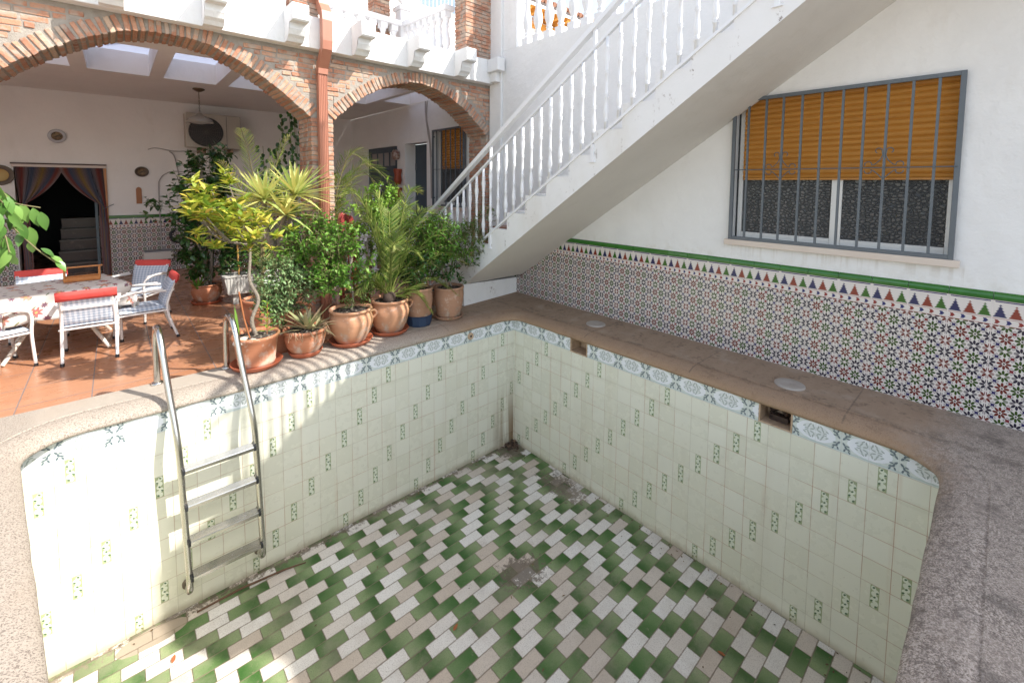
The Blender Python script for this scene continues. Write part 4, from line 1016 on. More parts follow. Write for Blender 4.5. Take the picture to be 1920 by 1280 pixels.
M_cable = mat('grey_cable', (.40, .37, .36), .6)
cb = thing('wall_cable', (-2.8, BY, 1.5), 'pale cables looping over the porch wall beside the air conditioner', 'cable')
for pts in ([(-3.01 + .1, 6.18, 2.0), (-2.8, 6.18, 2.03), (-2.55, 6.18, 1.99), (-2.35, 6.18, 2.0), (-2.1, 6.18, 2.0)], [(-2.62, 6.18, 1.98), (-2.55, 6.18, 1.9), (-2.50, 6.18, 1.6), (-2.46, 6.18, 1.2)], [(-2.78, 6.18, .15), (-2.79, 6.18, 1.25), (-2.76, 6.18, 1.5), (-2.62, 6.18, 1.62), (-2.40, 6.18, 1.63), (-2.2, 6.18, 1.62)]):
    mb = MB(); mb.tube(smooth(pts, 5), .009, 6); mb.build('cable_run', M_cable, cb)
bp_ = MB(); bp_.tube(smooth([(-2.60, 6.12, .60), (-2.66, 6.10, .52), (-2.62, 6.09, .40), (-2.50, 6.09, .38), (-2.34, 6.10, .41), (-2.26, 6.12, .42)], 5), .022, 8); bp_.tube([(-2.26, 6.14, .95), (-2.27, 6.14, .42), (-2.32, 6.13, -.05)], .017, 8)
tag(bp_.build('black_hose', M_black), 'thick black hose curving down the tiled porch wall above the white basin', 'hose')
sk_ = thing('wall_basin', (-2.84, 6.05, .1), 'small rectangular white basin fixed to the patterned porch tiles', 'basin')
mb = MB(); mb.box(-3.04, -2.64, 5.96, 6.18, .11, .245); mb.build('bowl', M_beige if False else mat('cream_ceramic', (.66, .62, .57), .3), sk_, bevel=.015)
mb = MB(); mb.box(-3.03, -2.65, 5.97, 6.18, .246, .262); mb.build('lid', mat('grey_plastic', (.22, .23, .25), .5), sk_, bevel=.004)
# hanging lamp
hl = thing('hanging_lamp', (-2.36, 4.5, CZ), 'glass lamp hanging on a chain from the porch ceiling', 'lamp')
M_brz = mat('old_bronze', (.16, .11, .07), .35, .7)
mb = MB(); mb.lathe([(0, 0), (.075, 0), (.08, -.015), (.055, -.03), (.03, -.045), (.0, -.05)], (-2.36, 4.5, CZ), 20); mb.build('ceiling_rose', M_brz, hl)
mb = MB(); mb.tube([(-2.36, 4.5, 2.80), (-2.36, 4.5, 2.70)], .006, 6)
for i in range(8):
    z = 2.685 - i * .024; e_ = (V3((.008, 0, 0)) if i % 2 else V3((0, .008, 0)))
    mb.tube([V3((-2.36, 4.5, z)) + e_ * cos(a) + V3((0, 0, .016 * sin(a))) for a in [2 * pi * k / 8 for k in range(9)]], .0028, 5)
mb.build('chain', M_brz, hl)
mb = MB(); mb.lathe([(.02, 0), (.035, -.01), (.045, -.03), (.09, -.055), (.15, -.10), (.17, -.14), (.165, -.15), (.12, -.15), (.05, -.165), (.0, -.17)], (-2.36, 4.5, 2.49), 24, wob=.03); mb.build('glass_shade', mat('cream_glass', (.30, .27, .23), .15), hl)

# ---------------------------------------------------------------- doors, mask and pots on the porch side wall
M_door = mat('slate_blue_door_paint', None, .45, fn=lambda: {'color': mixc(noise(objc(), 4, 3), (.040, .066, .092), (.055, .085, .115))})
d1 = thing('side_door', (WX, 4.68, ZT), 'slate blue door with four tall panes at the far end of the side wall', 'door')
mb = MB(); x0, x1 = WX + .0, WX + .05
def fr_(y0, y1, z0, z1): mb.box(x0 + .02, x1 + .02, y0, y1, z0, z1)
fr_(4.035, 4.15, ZT, 2.155); fr_(5.22, 5.328, ZT, 2.155); fr_(4.1505, 5.2195, 2.05, 2.155); fr_(4.1505, 5.2195, 1.70, 1.79); fr_(4.1505, 5.2195, ZT, 1.0)
for y in (4.40, 4.66, 4.93): mb.box(x0 + .03, x1 + .01, y, y + .035, 1.7905, 2.0495)
mb.box(x0 + .032, x1 + .008, 4.1505, 5.2195, 1.0005, 1.6995); mb.build('door_leaf', M_door, d1, bevel=.003)
mb = MB(); mb.quad((x0 + .045, 4.15, 1.78), (x0 + .045, 5.22, 1.78), (x0 + .045, 5.22, 2.06), (x0 + .045, 4.15, 2.06)); mb.build('door_glass', mat('pale_obscured_glass', (.30, .28, .28), .3), d1)
d2 = thing('side_door', (WX + .2, 3.35, ZT), 'dark slate door set back in a deep white recess beside the barred window', 'door')
mb = MB(); mb.box(WX + .21, WX + .25, 2.98, 3.72, ZT, 2.165); mb.build('door_leaf', M_door, d2, bevel=.003)
for z in (.5, 1.1, 1.7): mb = MB(); mb.box(WX + .200, WX + .2095, 3.66, 3.71, z, z + .12); mb.build('hinge', M_iron, d2)
mb = MB(); mb.lathe([(0, .0), (.07, .01), (.085, .06), (.08, .11), (.03, .13), (0, .13)], (0, 0, 0), 18); mb.v = [(WX - .002 - z, 3.96 + x, 1.98 + y * 1.15) for x, y, z in mb.v]
wl = thing('wall_ornament', (WX, 3.96, 1.98), 'small pale owl shaped ceramic ornament beside the slate blue door', 'ornament'); mb.build('body', mat('mottled_ceramic', None, .3, fn=lambda: {'color': mixc(sst(noise(objc(), 20, 3), .4, .6), (.45, .38, .34), (.22, .10, .07))}), wl)
mb = MB()
for s_ in (-1, 1): mb.leaf((WX - .06, 3.96 + .04 * s_, 2.05), (0, .3 * s_, 1), (1, 0, 0), .05, .03)
mb.build('ear', M_br2, wl)
for z, h_, lb in ((1.42, .30, 'tall rust red clay wall pot below the pale ornament'), (1.13, .24, 'lower rust red carved clay wall pot partly behind the green shrub')):
    mb = MB(); mb.lathe([(0, 0), (.05, .01), (.075, h_ * .3), (.06, h_ * .62), (.08, h_ * .95), (.065, h_), (.0, h_)], (WX - .07, 3.88, z), 18, wob=.06); tag(mb.build('wall_pot', mat('rust_red_clay', (.30, .055, .02), .5)), lb, 'wall pot', 'clay wall pots')
sp = MB(); sp.box(-1.0, -.2, 3.9, 4.05, ZT, .42)
lowb = thing('balustrade', (-.6, 3.4, ZT), 'low white balustrade inside the porch behind the potted palm', 'balustrade')
balust(lowb, (-1.35, 3.1, 0), (.45, 3.1, 0), 9, ZT + .10, .62, s_=1.0); mb = MB(); mb.box(-1.40, .5, 3.0, 3.2, ZT, ZT + .098); mb.build('plinth', M_white2, lowb)
wc = MB(); wc.tube(smooth([(WX - .012, 2.98, 2.85), (WX - .015, 2.97, 2.6), (WX - .012, 2.90, 2.3), (WX - .013, 2.83, 2.0), (WX - .012, 2.80, 1.2)], 5), .012, 6); wc.tube(smooth([(WX - .012, 2.92, 2.85), (WX - .02, 2.93, 2.55), (WX - .012, 2.86, 2.3), (WX - .012, 2.80, 1.9)], 5), .007, 6)
tag(wc.build('wall_cable', M_cable), 'grey cables running down the side wall between the recess and the barred window', 'cable')
# red hose on the pier
hz = thing('garden_hose', (-1.50, 1.30, .9), 'bundle of red garden hose hung on the right side of the brick pier', 'hose')
M_red = mat('red_rubber_hose', None, .45, fn=lambda: {'color': mixc(noise(objc(), 8, 3), (.28, .028, .028), (.40, .08, .07))})
for i in range(11):
    mb = MB(); o_ = rnd.uniform(-.02, .02); a = -1.545 + i * .006; wdt = rnd.uniform(.10, .15); low = rnd.uniform(.30, .42) if i < 8 else rnd.uniform(.02, .12)
    mb.tube(smooth([(a, 1.22 + o_, low + .1), (a, 1.20 + o_, .75), (a + .01, 1.20 + o_, 1.02), (a + wdt * .35, 1.20 + o_, 1.12 - i * .004), (a + wdt * .8, 1.21 + o_, 1.04), (a + wdt, 1.22 + o_, .78), (a + wdt + rnd.uniform(.0, .05), 1.22 + o_, .45), (a + wdt * .9, 1.22, low), (a + wdt * .4, 1.22, low - .03)], 5), .0105, 7)
    mb.build('hose_loop', M_red, hz)
mb = MB(); mb.bar((-1.56, 1.23, .90), (-1.52, 1.2, 1.12), .018, .018); mb.build('hose_hook', M_copper, hz)

# ---------------------------------------------------------------- table, cloth, tray, chairs
TX, TY, TZ = -3.80, 2.22, .475
tb = thing('garden_table', (TX, TY, ZT), 'white garden table with splayed legs hidden under a flowered cloth', 'table')
mb = MB(); hw, hd = .41, .34
mb.obox((TX, TY, TZ - .017), V3((cos(R(16)), sin(R(16)), 0)) * hw, V3((-sin(R(16)), cos(R(16)), 0)) * hd, (0, 0, .013)); mb.build('tabletop', M_paint, tb, bevel=.008)
for sx in (-1, 1):
    for sy in (-1, 1):
        mb = MB(); mb.tube(smooth([(TX + sx * .12, TY + sy * .05, TZ - .03), (TX + sx * .13, TY + sy * .07, TZ - .22), (TX + sx * .20, TY + sy * .18, .12), (TX + sx * .34, TY + sy * .33, ZT + .01)], 4), .017, 8); mb.build('leg', mat('cream_leg_paint', (.66, .61, .54), .4) if 'cream_leg_paint' not in bpy.data.materials else bpy.data.materials['cream_leg_paint'], tb)
def f_cloth():
    u, v = uvs(); p = objc(); c = (.63, .59, .56)
    def flowers(sc_, off_, thr, cols):
        a, b = u * sc_ + off_, v * sc_ + off_ * .7; i, j = fl(a), fl(b); r1, r2, r3 = wn(i, j), wn(i + 17., j), wn(i, j + 31.)
        x, y = fr(a) - .5 + (r1 - .5) * .4, fr(b) - .5 + (r2 - .5) * .4
        r = N.m('SQRT', sq(x) + sq(y)); th = N.m('ARCTAN2', y, x); pet = r < (.17 + N.m('SINE', th * 7. + r3 * 6.) * .05) * (.6 + r3 * .8)
        return pet * (r3 > thr), r, r1, x, y
    base = mixc(noise(p, 3, 3), c, (.58, .54, .50)); N_ = noise(vscale(p, 1, 1, 1), 9, 2)
    lf, r, r1, x, y = flowers(9., .31, .25, None); leaf = (sq((x + y) / .34) + sq((x - y) / .09)) < 1.
    base = mixc(leaf * .9, base, mixc(r1, (.10, .14, .05), (.24, .22, .08)))
    base = mixc(lf * (r1 > .3), base, mixc(r1, (.34, .09, .09), (.13, .10, .15)))
    f2, r, r1, x, y = flowers(5., .12, .35, None)
    base = mixc(f2, base, mixc(r1, (.34, .035, .045), (.50, .24, .17))); base = mixc(f2 * (r < .06), base, (.55, .40, .10)); base = mixc(f2 * near(fr(r * 22.), .5, .16) * .5, base, (.70, .50, .45))
    return {'color': base}
M_cloth = mat('flowered_tablecloth', None, .75, fn=f_cloth)
mb = MB(); nU, nV = 44, 36; ov = .24; gridp = []
for j in range(nV + 1):
    for i in range(nU + 1):
        u_ = -hw - ov + (2 * hw + 2 * ov) * i / nU; v_ = -hd - ov + (2 * hd + 2 * ov) * j / nV
        cu_, cv_ = max(-hw - .004, min(hw + .004, u_)), max(-hd - .004, min(hd + .004, v_)); ex, ey = u_ - cu_, v_ - cv_; e_ = sqrt(ex * ex + ey * ey)
        if e_ < 1e-6: x, y, z = TX + cu_, TY + cv_, TZ
        else:
            wv = .035 * sin((u_ * 1.3 - v_) * 17) * min(1, e_ / .12); out = (.03 + e_ * .10 + wv * .8) / e_
            x, y, z = TX + cu_ + ex * out, TY + cv_ + ey * out, TZ - (e_ * .96 if min(abs(ex), abs(ey)) < 1e-6 else max(abs(ex), abs(ey)) * 1.10) + .004
        ca_, sa_ = cos(R(16)), sin(R(16)); x, y = TX + (x - TX) * ca_ - (y - TY) * sa_, TY + (x - TX) * sa_ + (y - TY) * ca_
        gridp.append((x, y, max(z, ZT + .02)))
W_ = nU + 1
mb.add(gridp, [(j * W_ + i, j * W_ + i + 1, (j + 1) * W_ + i + 1, (j + 1) * W_ + i) for j in range(nV) for i in range(nU)], True, uvs=[[(i / nU * 1.54, j / nV * 1.32), ((i + 1) / nU * 1.54, j / nV * 1.32), ((i + 1) / nU * 1.54, (j + 1) / nV * 1.32), (i / nU * 1.54, (j + 1) / nV * 1.32)] for j in range(nV) for i in range(nU)])
o = mb.build('tablecloth', M_cloth); o.modifiers.new('thickness', 'SOLIDIFY').thickness = .003
tag(o, 'cream tablecloth with red and purple flowers draped over the garden table', 'tablecloth')
tr = thing('wooden_tray', (-3.72, 2.30, TZ), 'small varnished wooden bottle carrier standing on the flowered tablecloth', 'carrier')
mb = MB(); tx, ty, tz_ = -3.64, 2.34, TZ + .006; mb.box(tx - .13, tx + .13, ty - .07, ty + .07, tz_, tz_ + .012)
for sy in (-1, 1): mb.box(tx - .13, tx + .13, ty + sy * .07 - .006, ty + sy * .07 + .006, tz_ + .0125, tz_ + .04)
mb.build('tray_base', M_wood, tr, bevel=.002)
mb = MB()
for sx in (-1, 1): mb.box(tx + sx * .125 - .009, tx + sx * .125 + .009, ty - .012, ty + .012, tz_ + .0125, tz_ + .125)
mb.box(tx - .15, tx + .15, ty - .011, ty + .011, tz_ + .1255, tz_ + .140); mb.build('handle', M_wood, tr, bevel=.003)

# garden armchair, built facing +Y at the origin
def f_check():
    u, v = uvs(); S = 26.; a = near(fr(u * S), .5, .25); b = near(fr(v * S), .5, .25); fine = near(fr(u * S * 2.), .5, .12) * .25
    c = mixc(a * .5 + b * .5, (.62, .65, .70), (.28, .345, .45)); c = mixc(fine, c, (.42, .47, .55))
    return {'color': c, 'bump': (noise(objc(), 12, 3), .015, .6)}
M_check = mat('blue_checked_cushion', None, .85, fn=f_check); M_redf = mat('red_cushion_band', None, .8, fn=lambda: {'color': mixc(noise(objc(), 10, 3), (.52, .045, .040), (.62, .085, .070)), 'bump': (noise(objc(), 20, 3), .01, .6)})
M_frame = mat('white_chair_tube', (.70, .67, .65), .35)
def make_chair(lb):
    c = thing('garden_chair', (0, 0, 0), lb, 'chair', 'garden chairs round the table'); w2 = .195
    for sx in (-1, 1):
        mb = MB(); mb.tube(smooth([(sx * w2, .20, 0), (sx * w2, .185, .30), (sx * w2, .19, .50), (sx * (w2 + .005), .14, .56), (sx * w2, .02, .575), (sx * w2, -.185, .56)], 5), .0125, 8); f = mb.build('arm_frame', M_frame, c)
        mb = MB(); mb.box(sx * w2 - .018, sx * w2 + .018, -.16, .12, .575, .590); mb.build('armrest', M_frame, f, bevel=.005)
        mb = MB(); mb.tube(smooth([(sx * (w2 - .02), -.27, 0), (sx * (w2 - .02), -.19, .34), (sx * (w2 - .03), -.235, .56), (sx * (w2 - .035), -.28, .70)], 4), .0125, 8); mb.build('back_post', M_frame, c)
        for y in (.20, -.27): mb = MB(); mb.tube([(sx * (w2 - (.02 if y < 0 else 0)), y, 0), (sx * (w2 - (.02 if y < 0 else 0)), y + (.006 if y < 0 else 0), .03)], .0145, 8); mb.build('rubber_foot', M_black, c)
    mb = MB()
    for y, z in ((.18, .335), (-.19, .335)): mb.tube([(-w2 + .01, y, z), (w2 - .01, y, z)], .011, 8)
    for sx in (-1, 1): mb.tube([(sx * (w2 - .01), .185, .335), (sx * (w2 - .01), -.19, .335)], .011, 8)
    mb.build('seat_frame', M_frame, c); mb = MB(); mb.bar((-w2 + .03, -.243, .56), (w2 - .03, -.243, .56), .022, .03); mb.build('back_rail', M_frame, c)
    def cushion(P, nu, nv, name, m, us=1., parent=c):
        mb = MB(); vs = []; fs = []; uv = []
        for sd in (1, -1):
            o_ = len(vs)
            for j in range(nv + 1):
                for i in range(nu + 1):
                    a, b = i / nu * 2 - 1, j / nv * 2 - 1; h = (max(0, 1 - abs(a) ** 5) * max(0, 1 - abs(b) ** 5)) ** .4; vs.append(P(a, b, sd * h))
            for j in range(nv):
                for i in range(nu):
                    q = o_ + j * (nu + 1) + i; fs.append((q, q + 1, q + nu + 2, q + nu + 1)); uv.append([(i / nu * us, j / nv * us), ((i + 1) / nu * us, j / nv * us), ((i + 1) / nu * us, (j + 1) / nv * us), (i / nu * us, (j + 1) / nv * us)])
        mb.add(vs, fs, True, uvs=uv); return mb.build(name, m, parent)
    cushion(lambda a, b, h: (a * .185, b * .19 + .0, .367 + h * .030 - .008 * a * a), 12, 12, 'seat_cushion', M_check, .42)
    def back(a, b, h):
        t = (b + 1) / 2; z = .37 + t * .30; y = -.185 - .05 * t - .045 * t * t + h * .027; return (a * (.178 + .01 * t), y + .014, z)
    cushion(back, 12, 12, 'back_cushion', M_check, .42)
    cushion(lambda a, b, h: (a * .196, -.268 + h * .027 - (b + 1) * .010, .680 + b * .048), 10, 5, 'headband', M_redf)
    return c
ch0 = make_chair('checked armchair with its back to the pool, right in front of the table'); ch0.location = (-3.575, 1.83, ZT); ch0.rotation_euler = (0, 0, R(-2)); ch0.scale = (1, 1, .88)
for (x, y, rz, lb) in ((-3.22, 2.02, 93, 'checked armchair turned side-on at the right end of the table'), (-3.22, 2.85, 145, 'checked armchair beyond the right end of the table, standing below the white basin'),
                       (-3.98, 2.80, 180, 'checked armchair on the far side of the table in front of the curtained doorway'), (-4.19, 1.84, -66, 'checked armchair cut by the left edge of the picture')):
    dup(ch0, (x, y, ZT), R(rz), lb)
# ---------------------------------------------------------------- pots and plants
G_yel = leafmat('yellow_green_leaf', [(.07, .15, .02), (.17, .27, .03), (.36, .41, .045), (.58, .52, .08), (.50, .30, .07)])
G_mid = leafmat('fresh_green_leaf', [(.05, .15, .018), (.13, .29, .036), (.28, .45, .07)])
G_lime = leafmat('lime_green_leaf', [(.11, .25, .025), (.20, .38, .04), (.34, .50, .08)])
G_dark = leafmat('glossy_dark_leaf', [(.012, .045, .010), (.03, .09, .018), (.07, .16, .03)], .3, .15)
G_blue = leafmat('blue_green_leaf', [(.10, .20, .07), (.22, .35, .14), (.38, .49, .25)])
G_olive = leafmat('olive_leaf', [(.05, .10, .02), (.10, .17, .03), (.17, .22, .05)])
G_palm = leafmat('palm_leaflet', [(.08, .17, .03), (.19, .28, .055), (.36, .39, .11), (.50, .44, .19)])
G_yucca = leafmat('yucca_blade', [(.17, .31, .09), (.38, .50, .15), (.64, .62, .22), (.60, .45, .12)])
G_aloe = leafmat('aloe_blade', [(.20, .26, .10), (.36, .32, .17), (.40, .26, .17)], .45, .15)
G_stem = mat('green_brown_stem', (.16, .14, .06), .7)
def rv(a=1.): return V3((rnd.gauss(0, a), rnd.gauss(0, a), rnd.gauss(0, a)))
def pot(x, y, z, r_, h, kind, name='flower_pot', label='', m=None, parent=None, handles=0):
    """returns a potted_plant root carrying its pot and soil"""
    root = thing('potted_plant', (x, y, z), label, 'potted plant')
    fl_ = None; seg = 40
    if kind == 'cyl': P = [(.78 * r_, 0), (.80 * r_, .02), (.82 * r_, .12 * h), (.80 * r_, .14 * h), (.93 * r_, .80 * h), (.97 * r_, .84 * h), (1.0 * r_, .90 * h), (1.04 * r_, .95 * h), (1.02 * r_, h), (.93 * r_, h), (.88 * r_, .9 * h)]; fl_ = lambda k, zz: (-.018 if (k % 3 == 0 and .15 * h < zz < .8 * h) else 0); seg = 48
    elif kind == 'belly': P = [(.60 * r_, 0), (.66 * r_, .04 * h), (.86 * r_, .28 * h), (.99 * r_, .56 * h), (1.0 * r_, .68 * h), (.93 * r_, .82 * h), (.86 * r_, .88 * h), (.92 * r_, .92 * h), (.97 * r_, .95 * h), (.96 * r_, h), (.86 * r_, h), (.80 * r_, .92 * h)]
    elif kind == 'bowl': P = [(.58 * r_, 0), (.64 * r_, .05 * h), (.86 * r_, .35 * h), (.96 * r_, .68 * h), (.93 * r_, .86 * h), (1.0 * r_, .88 * h), (1.03 * r_, .95 * h), (1.0 * r_, h), (.92 * r_, h), (.88 * r_, .9 * h)]
    elif kind == 'tall': P = [(.72 * r_, 0), (.80 * r_, .12 * h), (.92 * r_, .45 * h), (.98 * r_, .72 * h), (.94 * r_, .90 * h), (.97 * r_, .93 * h), (1.0 * r_, .96 * h), (.98 * r_, h), (.86 * r_, h), (.84 * r_, .93 * h)]
    mb = MB(); mb.lathe([(.0, 0)] + P, (x, y, z), seg, wob=.008, flute=fl_); p_ = mb.build('pot', m or M_pot, root)
    if handles:
        for a in ((-20, 160) if handles == 2 else (handles,)):
            c, s_ = cos(R(a)), sin(R(a)); mb = MB()
            mb.tube(smooth([(x + c * r_ * .90, y + s_ * r_ * .90, z + h * .86), (x + c * r_ * 1.08, y + s_ * r_ * 1.08, z + h * .88), (x + c * r_ * 1.16, y + s_ * r_ * 1.16, z + h * .78), (x + c * r_ * 1.0, y + s_ * r_ * 1.0, z + h * .66)], 4), [.012] * 13, 8); mb.build('handle', m or M_pot, p_)
    mb = MB(); n_ = 26; zz = z + h * .91; vs = [(x, y, zz + .012)]
    for q in (.45, .86):
        for k in range(n_): a = 2 * pi * k / n_; vs.append((x + q * r_ * cos(a), y + q * r_ * sin(a), zz + rnd.uniform(-.006, .008)))
    mb.add(vs, [(0, 1 + k, 1 + (k + 1) % n_) for k in range(n_)] + [(1 + k, 1 + n_ + k, 1 + n_ + (k + 1) % n_, 1 + (k + 1) % n_) for k in range(n_)], True); mb.build('soil', M_soil, root)
    return root
def saucer(x, y, z, r_, lb, m=None):
    mb = MB(); mb.lathe([(0, 0), (r_ * .82, 0), (r_ * .90, .008), (r_, .036), (r_ * 1.01, .040), (r_ * .96, .040), (r_ * .86, .014), (0, .013)], (x, y, z), 36, wob=.01)
    return tag(mb.build('saucer', m or M_sauc), lb, 'saucer', 'saucers under the flower pots')
def bush(root, c, rad, n_, m, L, W, name='foliage', shell=.35, up_=.2, clumps=14, droop=0., seed=0):
    """leaves set on many short twigs inside an ellipsoid volume, in uneven clumps"""
    r_ = random.Random(seed); mb = MB(); tw = MB(); c = V3(c)
    cl = []
    for i in range(clumps):
        d = V3((r_.gauss(0, 1), r_.gauss(0, 1), r_.gauss(0, 1))).normalized(); q = shell + (1 - shell) * r_.random() ** .6
        cl.append((c + V3((d.x * rad[0], d.y * rad[1], d.z * rad[2])) * q, r_.uniform(.16, .36), d))
    per = max(3, n_ // clumps)
    for cc, s_, d in cl:
        sub = V3((rad[0] * s_, rad[1] * s_, rad[2] * s_))
        for _ in range(per // 5 + 1):
            a = cc + V3((r_.gauss(0, .55) * sub.x, r_.gauss(0, .55) * sub.y, r_.gauss(0, .55) * sub.z))
            t = (d * .6 + V3((r_.gauss(0, .5), r_.gauss(0, .5), r_.gauss(0, .4) + up_ * 2))).normalized(); tl = L * r_.uniform(1.2, 2.4)
            tw.tube([a - t * tl * .5, a + t * tl], .0022, 4, caps=False)
            for k in range(5):
                p = a + t * tl * (k / 4.5) ; ang = k * 2.4 + r_.random(); sd = t.orthogonal().normalized(); sd.rotate(Matrix.Rotation(ang, 3, t)) if False else None
                sd = (Matrix.Rotation(ang, 3, t) @ t.orthogonal().normalized())
                dd = (sd + t * .55 + V3((0, 0, -droop))).normalized(); nn = (V3((0, 0, 1)) + sd.cross(t) * .3 + V3((r_.gauss(0, .35), r_.gauss(0, .35), 0))).normalized()
                s2 = r_.uniform(.65, 1.2); mb.leaf(p, dd, nn, L * s2, W * s2, r=min(1, max(0, r_.gauss(.45, .26))), bend=r_.uniform(.02, .35))
    mb.build(name, m, root); tw.build('twigs', G_stem, root); return cl
def rosette(mb, c, n_, L, W, lo=-.35, hi=1., seed=0, bend=.25):
    r_ = random.Random(seed); c = V3(c)
    for i in range(n_):
        t = i / n_; a = i * 2.39996; el = hi + (lo - hi) * (t ** .8) + r_.uniform(-.12, .12); d = V3((cos(a) * cos(el), sin(a) * cos(el), sin(el)))
        l_ = L * (.55 + .45 * min(1, t * 2.2)) * r_.uniform(.85, 1.1); sd = d.cross(V3((0, 0, 1))).normalized(); nn = sd.cross(d)
        pts = []; bd = bend * r_.uniform(.3, 1.6) * (.3 + t)
        for k in range(5):
            q = k / 4; pts.append(c + d * (l_ * q) + V3((0, 0, -bd * l_ * q * q)))
        ws = [W * .55, W * .95, W, W * .6, .0005]; vs = []
        for p, w_ in zip(pts, ws): vs += [p - sd * w_ / 2 + nn * w_ * .12, p - nn * w_ * .05, p + sd * w_ / 2 + nn * w_ * .12]
        fs = []
        for k in range(4): fs += [(k * 3, k * 3 + 1, k * 3 + 4, k * 3 + 3), (k * 3 + 1, k * 3 + 2, k * 3 + 5, k * 3 + 4)]
        mb.add(vs, fs, True, r=min(1, max(0, r_.gauss(.42, .22) + t * .25)))
def frond(mb, st, pts, n_, L, W, r=None, seed=0, vee=.5, droop=.25):
    """a feather palm frond: rachis through pts, leaflets both sides"""
    r_ = random.Random(seed); P = smooth(pts, 8); st.tube(P, [.008 * (1 - .8 * i / len(P)) + .0012 for i in range(len(P))], 5, caps=False)
    N0 = len(P) - 1; s0 = .18
    for i in range(n_):
        t = s0 + (1 - s0) * i / n_; k = t * N0; k0 = int(k); p = P[k0].lerp(P[min(k0 + 1, N0)], k - k0); tg = (P[min(k0 + 1, N0)] - P[max(k0 - 1, 0)]).normalized()
        sd = tg.cross(V3((0, 0, 1))); sd = sd.normalized() if sd.length > .05 else V3((1, 0, 0)); nn = sd.cross(tg)
        l_ = L * (sin(pi * min(1, (t * .93 + .07))) ** .55) * r_.uniform(.85, 1.1)
        for s_ in (-1, 1):
            d = (tg * .75 + sd * s_ * .85 + nn * vee * r_.uniform(.4, 1.3) + rv(.05)).normalized()
            mb.leaf(p, d, nn, l_, W, r=min(1, max(0, r_.gauss(.4, .2) + (.25 if t > .85 else 0))), bend=droop * r_.uniform(.2, 1.6), fold=.25)

# a: ribbed pot beside the ladder with a small umbrella-shaped tree
saucer(-2.575, .225, 0, .185, 'wide terracotta saucer under the ribbed pot beside the pool ladder')
pa = pot(-2.575, .225, .014, .165, .245, 'cyl', label='ribbed terracotta pot by the ladder with a thin crooked tree and yellow green crown')
mb = MB(); tr_ = smooth([(-2.555, .23, .20), (-2.60, .235, .36), (-2.545, .25, .52), (-2.60, .26, .68), (-2.59, .27, .85), (-2.585, .28, .98)], 5); mb.tube(tr_, [.017 - .009 * i / len(tr_) for i in range(len(tr_))], 8); mb.build('trunk', M_bark, pa)
br = MB(); lf = MB(); tips = []
for i in range(13):
    a = i * 2.4; q = .12 + .36 * ((i * .37) % 1); e_ = V3((-2.79 + q * cos(a) * .62, .27 + q * sin(a) * .5, 1.17 + .22 * (1 - q * 1.7) + rnd.uniform(-.09, .10))); m_ = V3((-2.66 + q * cos(a) * .45, .28 + q * sin(a) * .4, 1.01 + rnd.uniform(0, .04)))
    br.tube(smooth([(-2.585, .28, .97), m_, e_], 4), [.007] * 5 + [.004] * 4, 5, caps=False); tips.append(e_); tips += [m_.lerp(e_, .35) + rv(.06), m_.lerp(e_, .6) + rv(.055), m_.lerp(e_, .8) + rv(.06), e_ + rv(.06), e_ + rv(.07), m_ + rv(.07)]
for tp in tips:
    for k in range(11):
        a = k * 2.4 + rnd.random(); el = rnd.uniform(.0, 1.1); d = V3((cos(a) * cos(el), sin(a) * cos(el), sin(el))); lf.leaf2(tp + rv(.012), d, V3((0, 0, 1)) + rv(.25), rnd.uniform(.06, .105), .029, r=min(1, max(0, rnd.gauss(.5, .25))), bend=.2)
br.build('branches', M_bark, pa); lf.build('foliage', G_yel, pa)
mb = MB(); st_ = MB()
for i in range(11):
    z = .26 + i * .024; st_.tube([(-2.50, .21, .22), (-2.492, .205, .50)], .003, 5) if i == 0 else None
    for s_ in (-1, 1): a = i * 1.5; mb.leaf((-2.497, .207, z), (cos(a) * s_, sin(a) * s_, .45), (0, 0, 1), .075 * (1 - i * .04), .024)
st_.tube([(-2.62, .20, .22), (-2.66, .19, .40), (-2.69, .18, .62)], .006, 6); mb.leaf((-2.70, .19, .22), (-.05, 0, 1), (0, -1, 0), .30, .022, r=.2)
mb.build('seedling_leaves', G_lime, pa); st_.build('seedling_stem', mat('red_brown_cane', (.36, .13, .05), .6), pa)
mb = MB()
for x, y, s_ in ((-2.70, .15, .05), (-2.66, .22, .035), (-2.62, .13, .03)): mb.lathe([(0, -s_ * .6), (s_ * .8, -s_ * .3), (s_, 0), (s_ * .7, s_ * .4), (0, s_ * .55)], (x, y, .235), 9, wob=.15)
mb.build('pebbles', mat('pale_pebble', (.55, .45, .38), .8), pa)
# small pot half hidden between
pb = pot(-2.30, .52, ZT, .105, .26, 'tall', label='small clay pot half hidden between the ribbed pot and the aloe pot', m=M_pot); bush(pb, (-2.30, .52, .20), (.05, .05, .05), 30, G_dark, .03, .015, seed=5, clumps=5)
# b: aloe pot
saucer(-2.205, .225, 0, .135, 'small red saucer under the rounded aloe pot')
pc = pot(-2.205, .225, .012, .17, .215, 'bowl', label='rounded terracotta pot with a bleached aloe and dry hanging roots')
mb = MB(); rosette(mb, (-2.185, .225, .20), 26, .30, .036, .25, 1.35, 3, .12); rosette(mb, (-2.12, .20, .20), 12, .22, .03, .1, 1.1, 8, .25); mb.build('aloe_blades', G_aloe, pc)
mb = MB()
for i in range(26): a = rnd.uniform(-2.6, .3); x, y = -2.205 + .172 * cos(a), .225 + .172 * sin(a); mb.tube(smooth([(x - .03 * cos(a), y - .03 * sin(a), .225), (x, y, .232), (x + rnd.uniform(-.03, .03), y - .012, .20 - rnd.random() * .06)], 3), .0022, 4, caps=False)
mb.build('dry_roots', mat('dry_root', (.36, .24, .15), .9), pc)
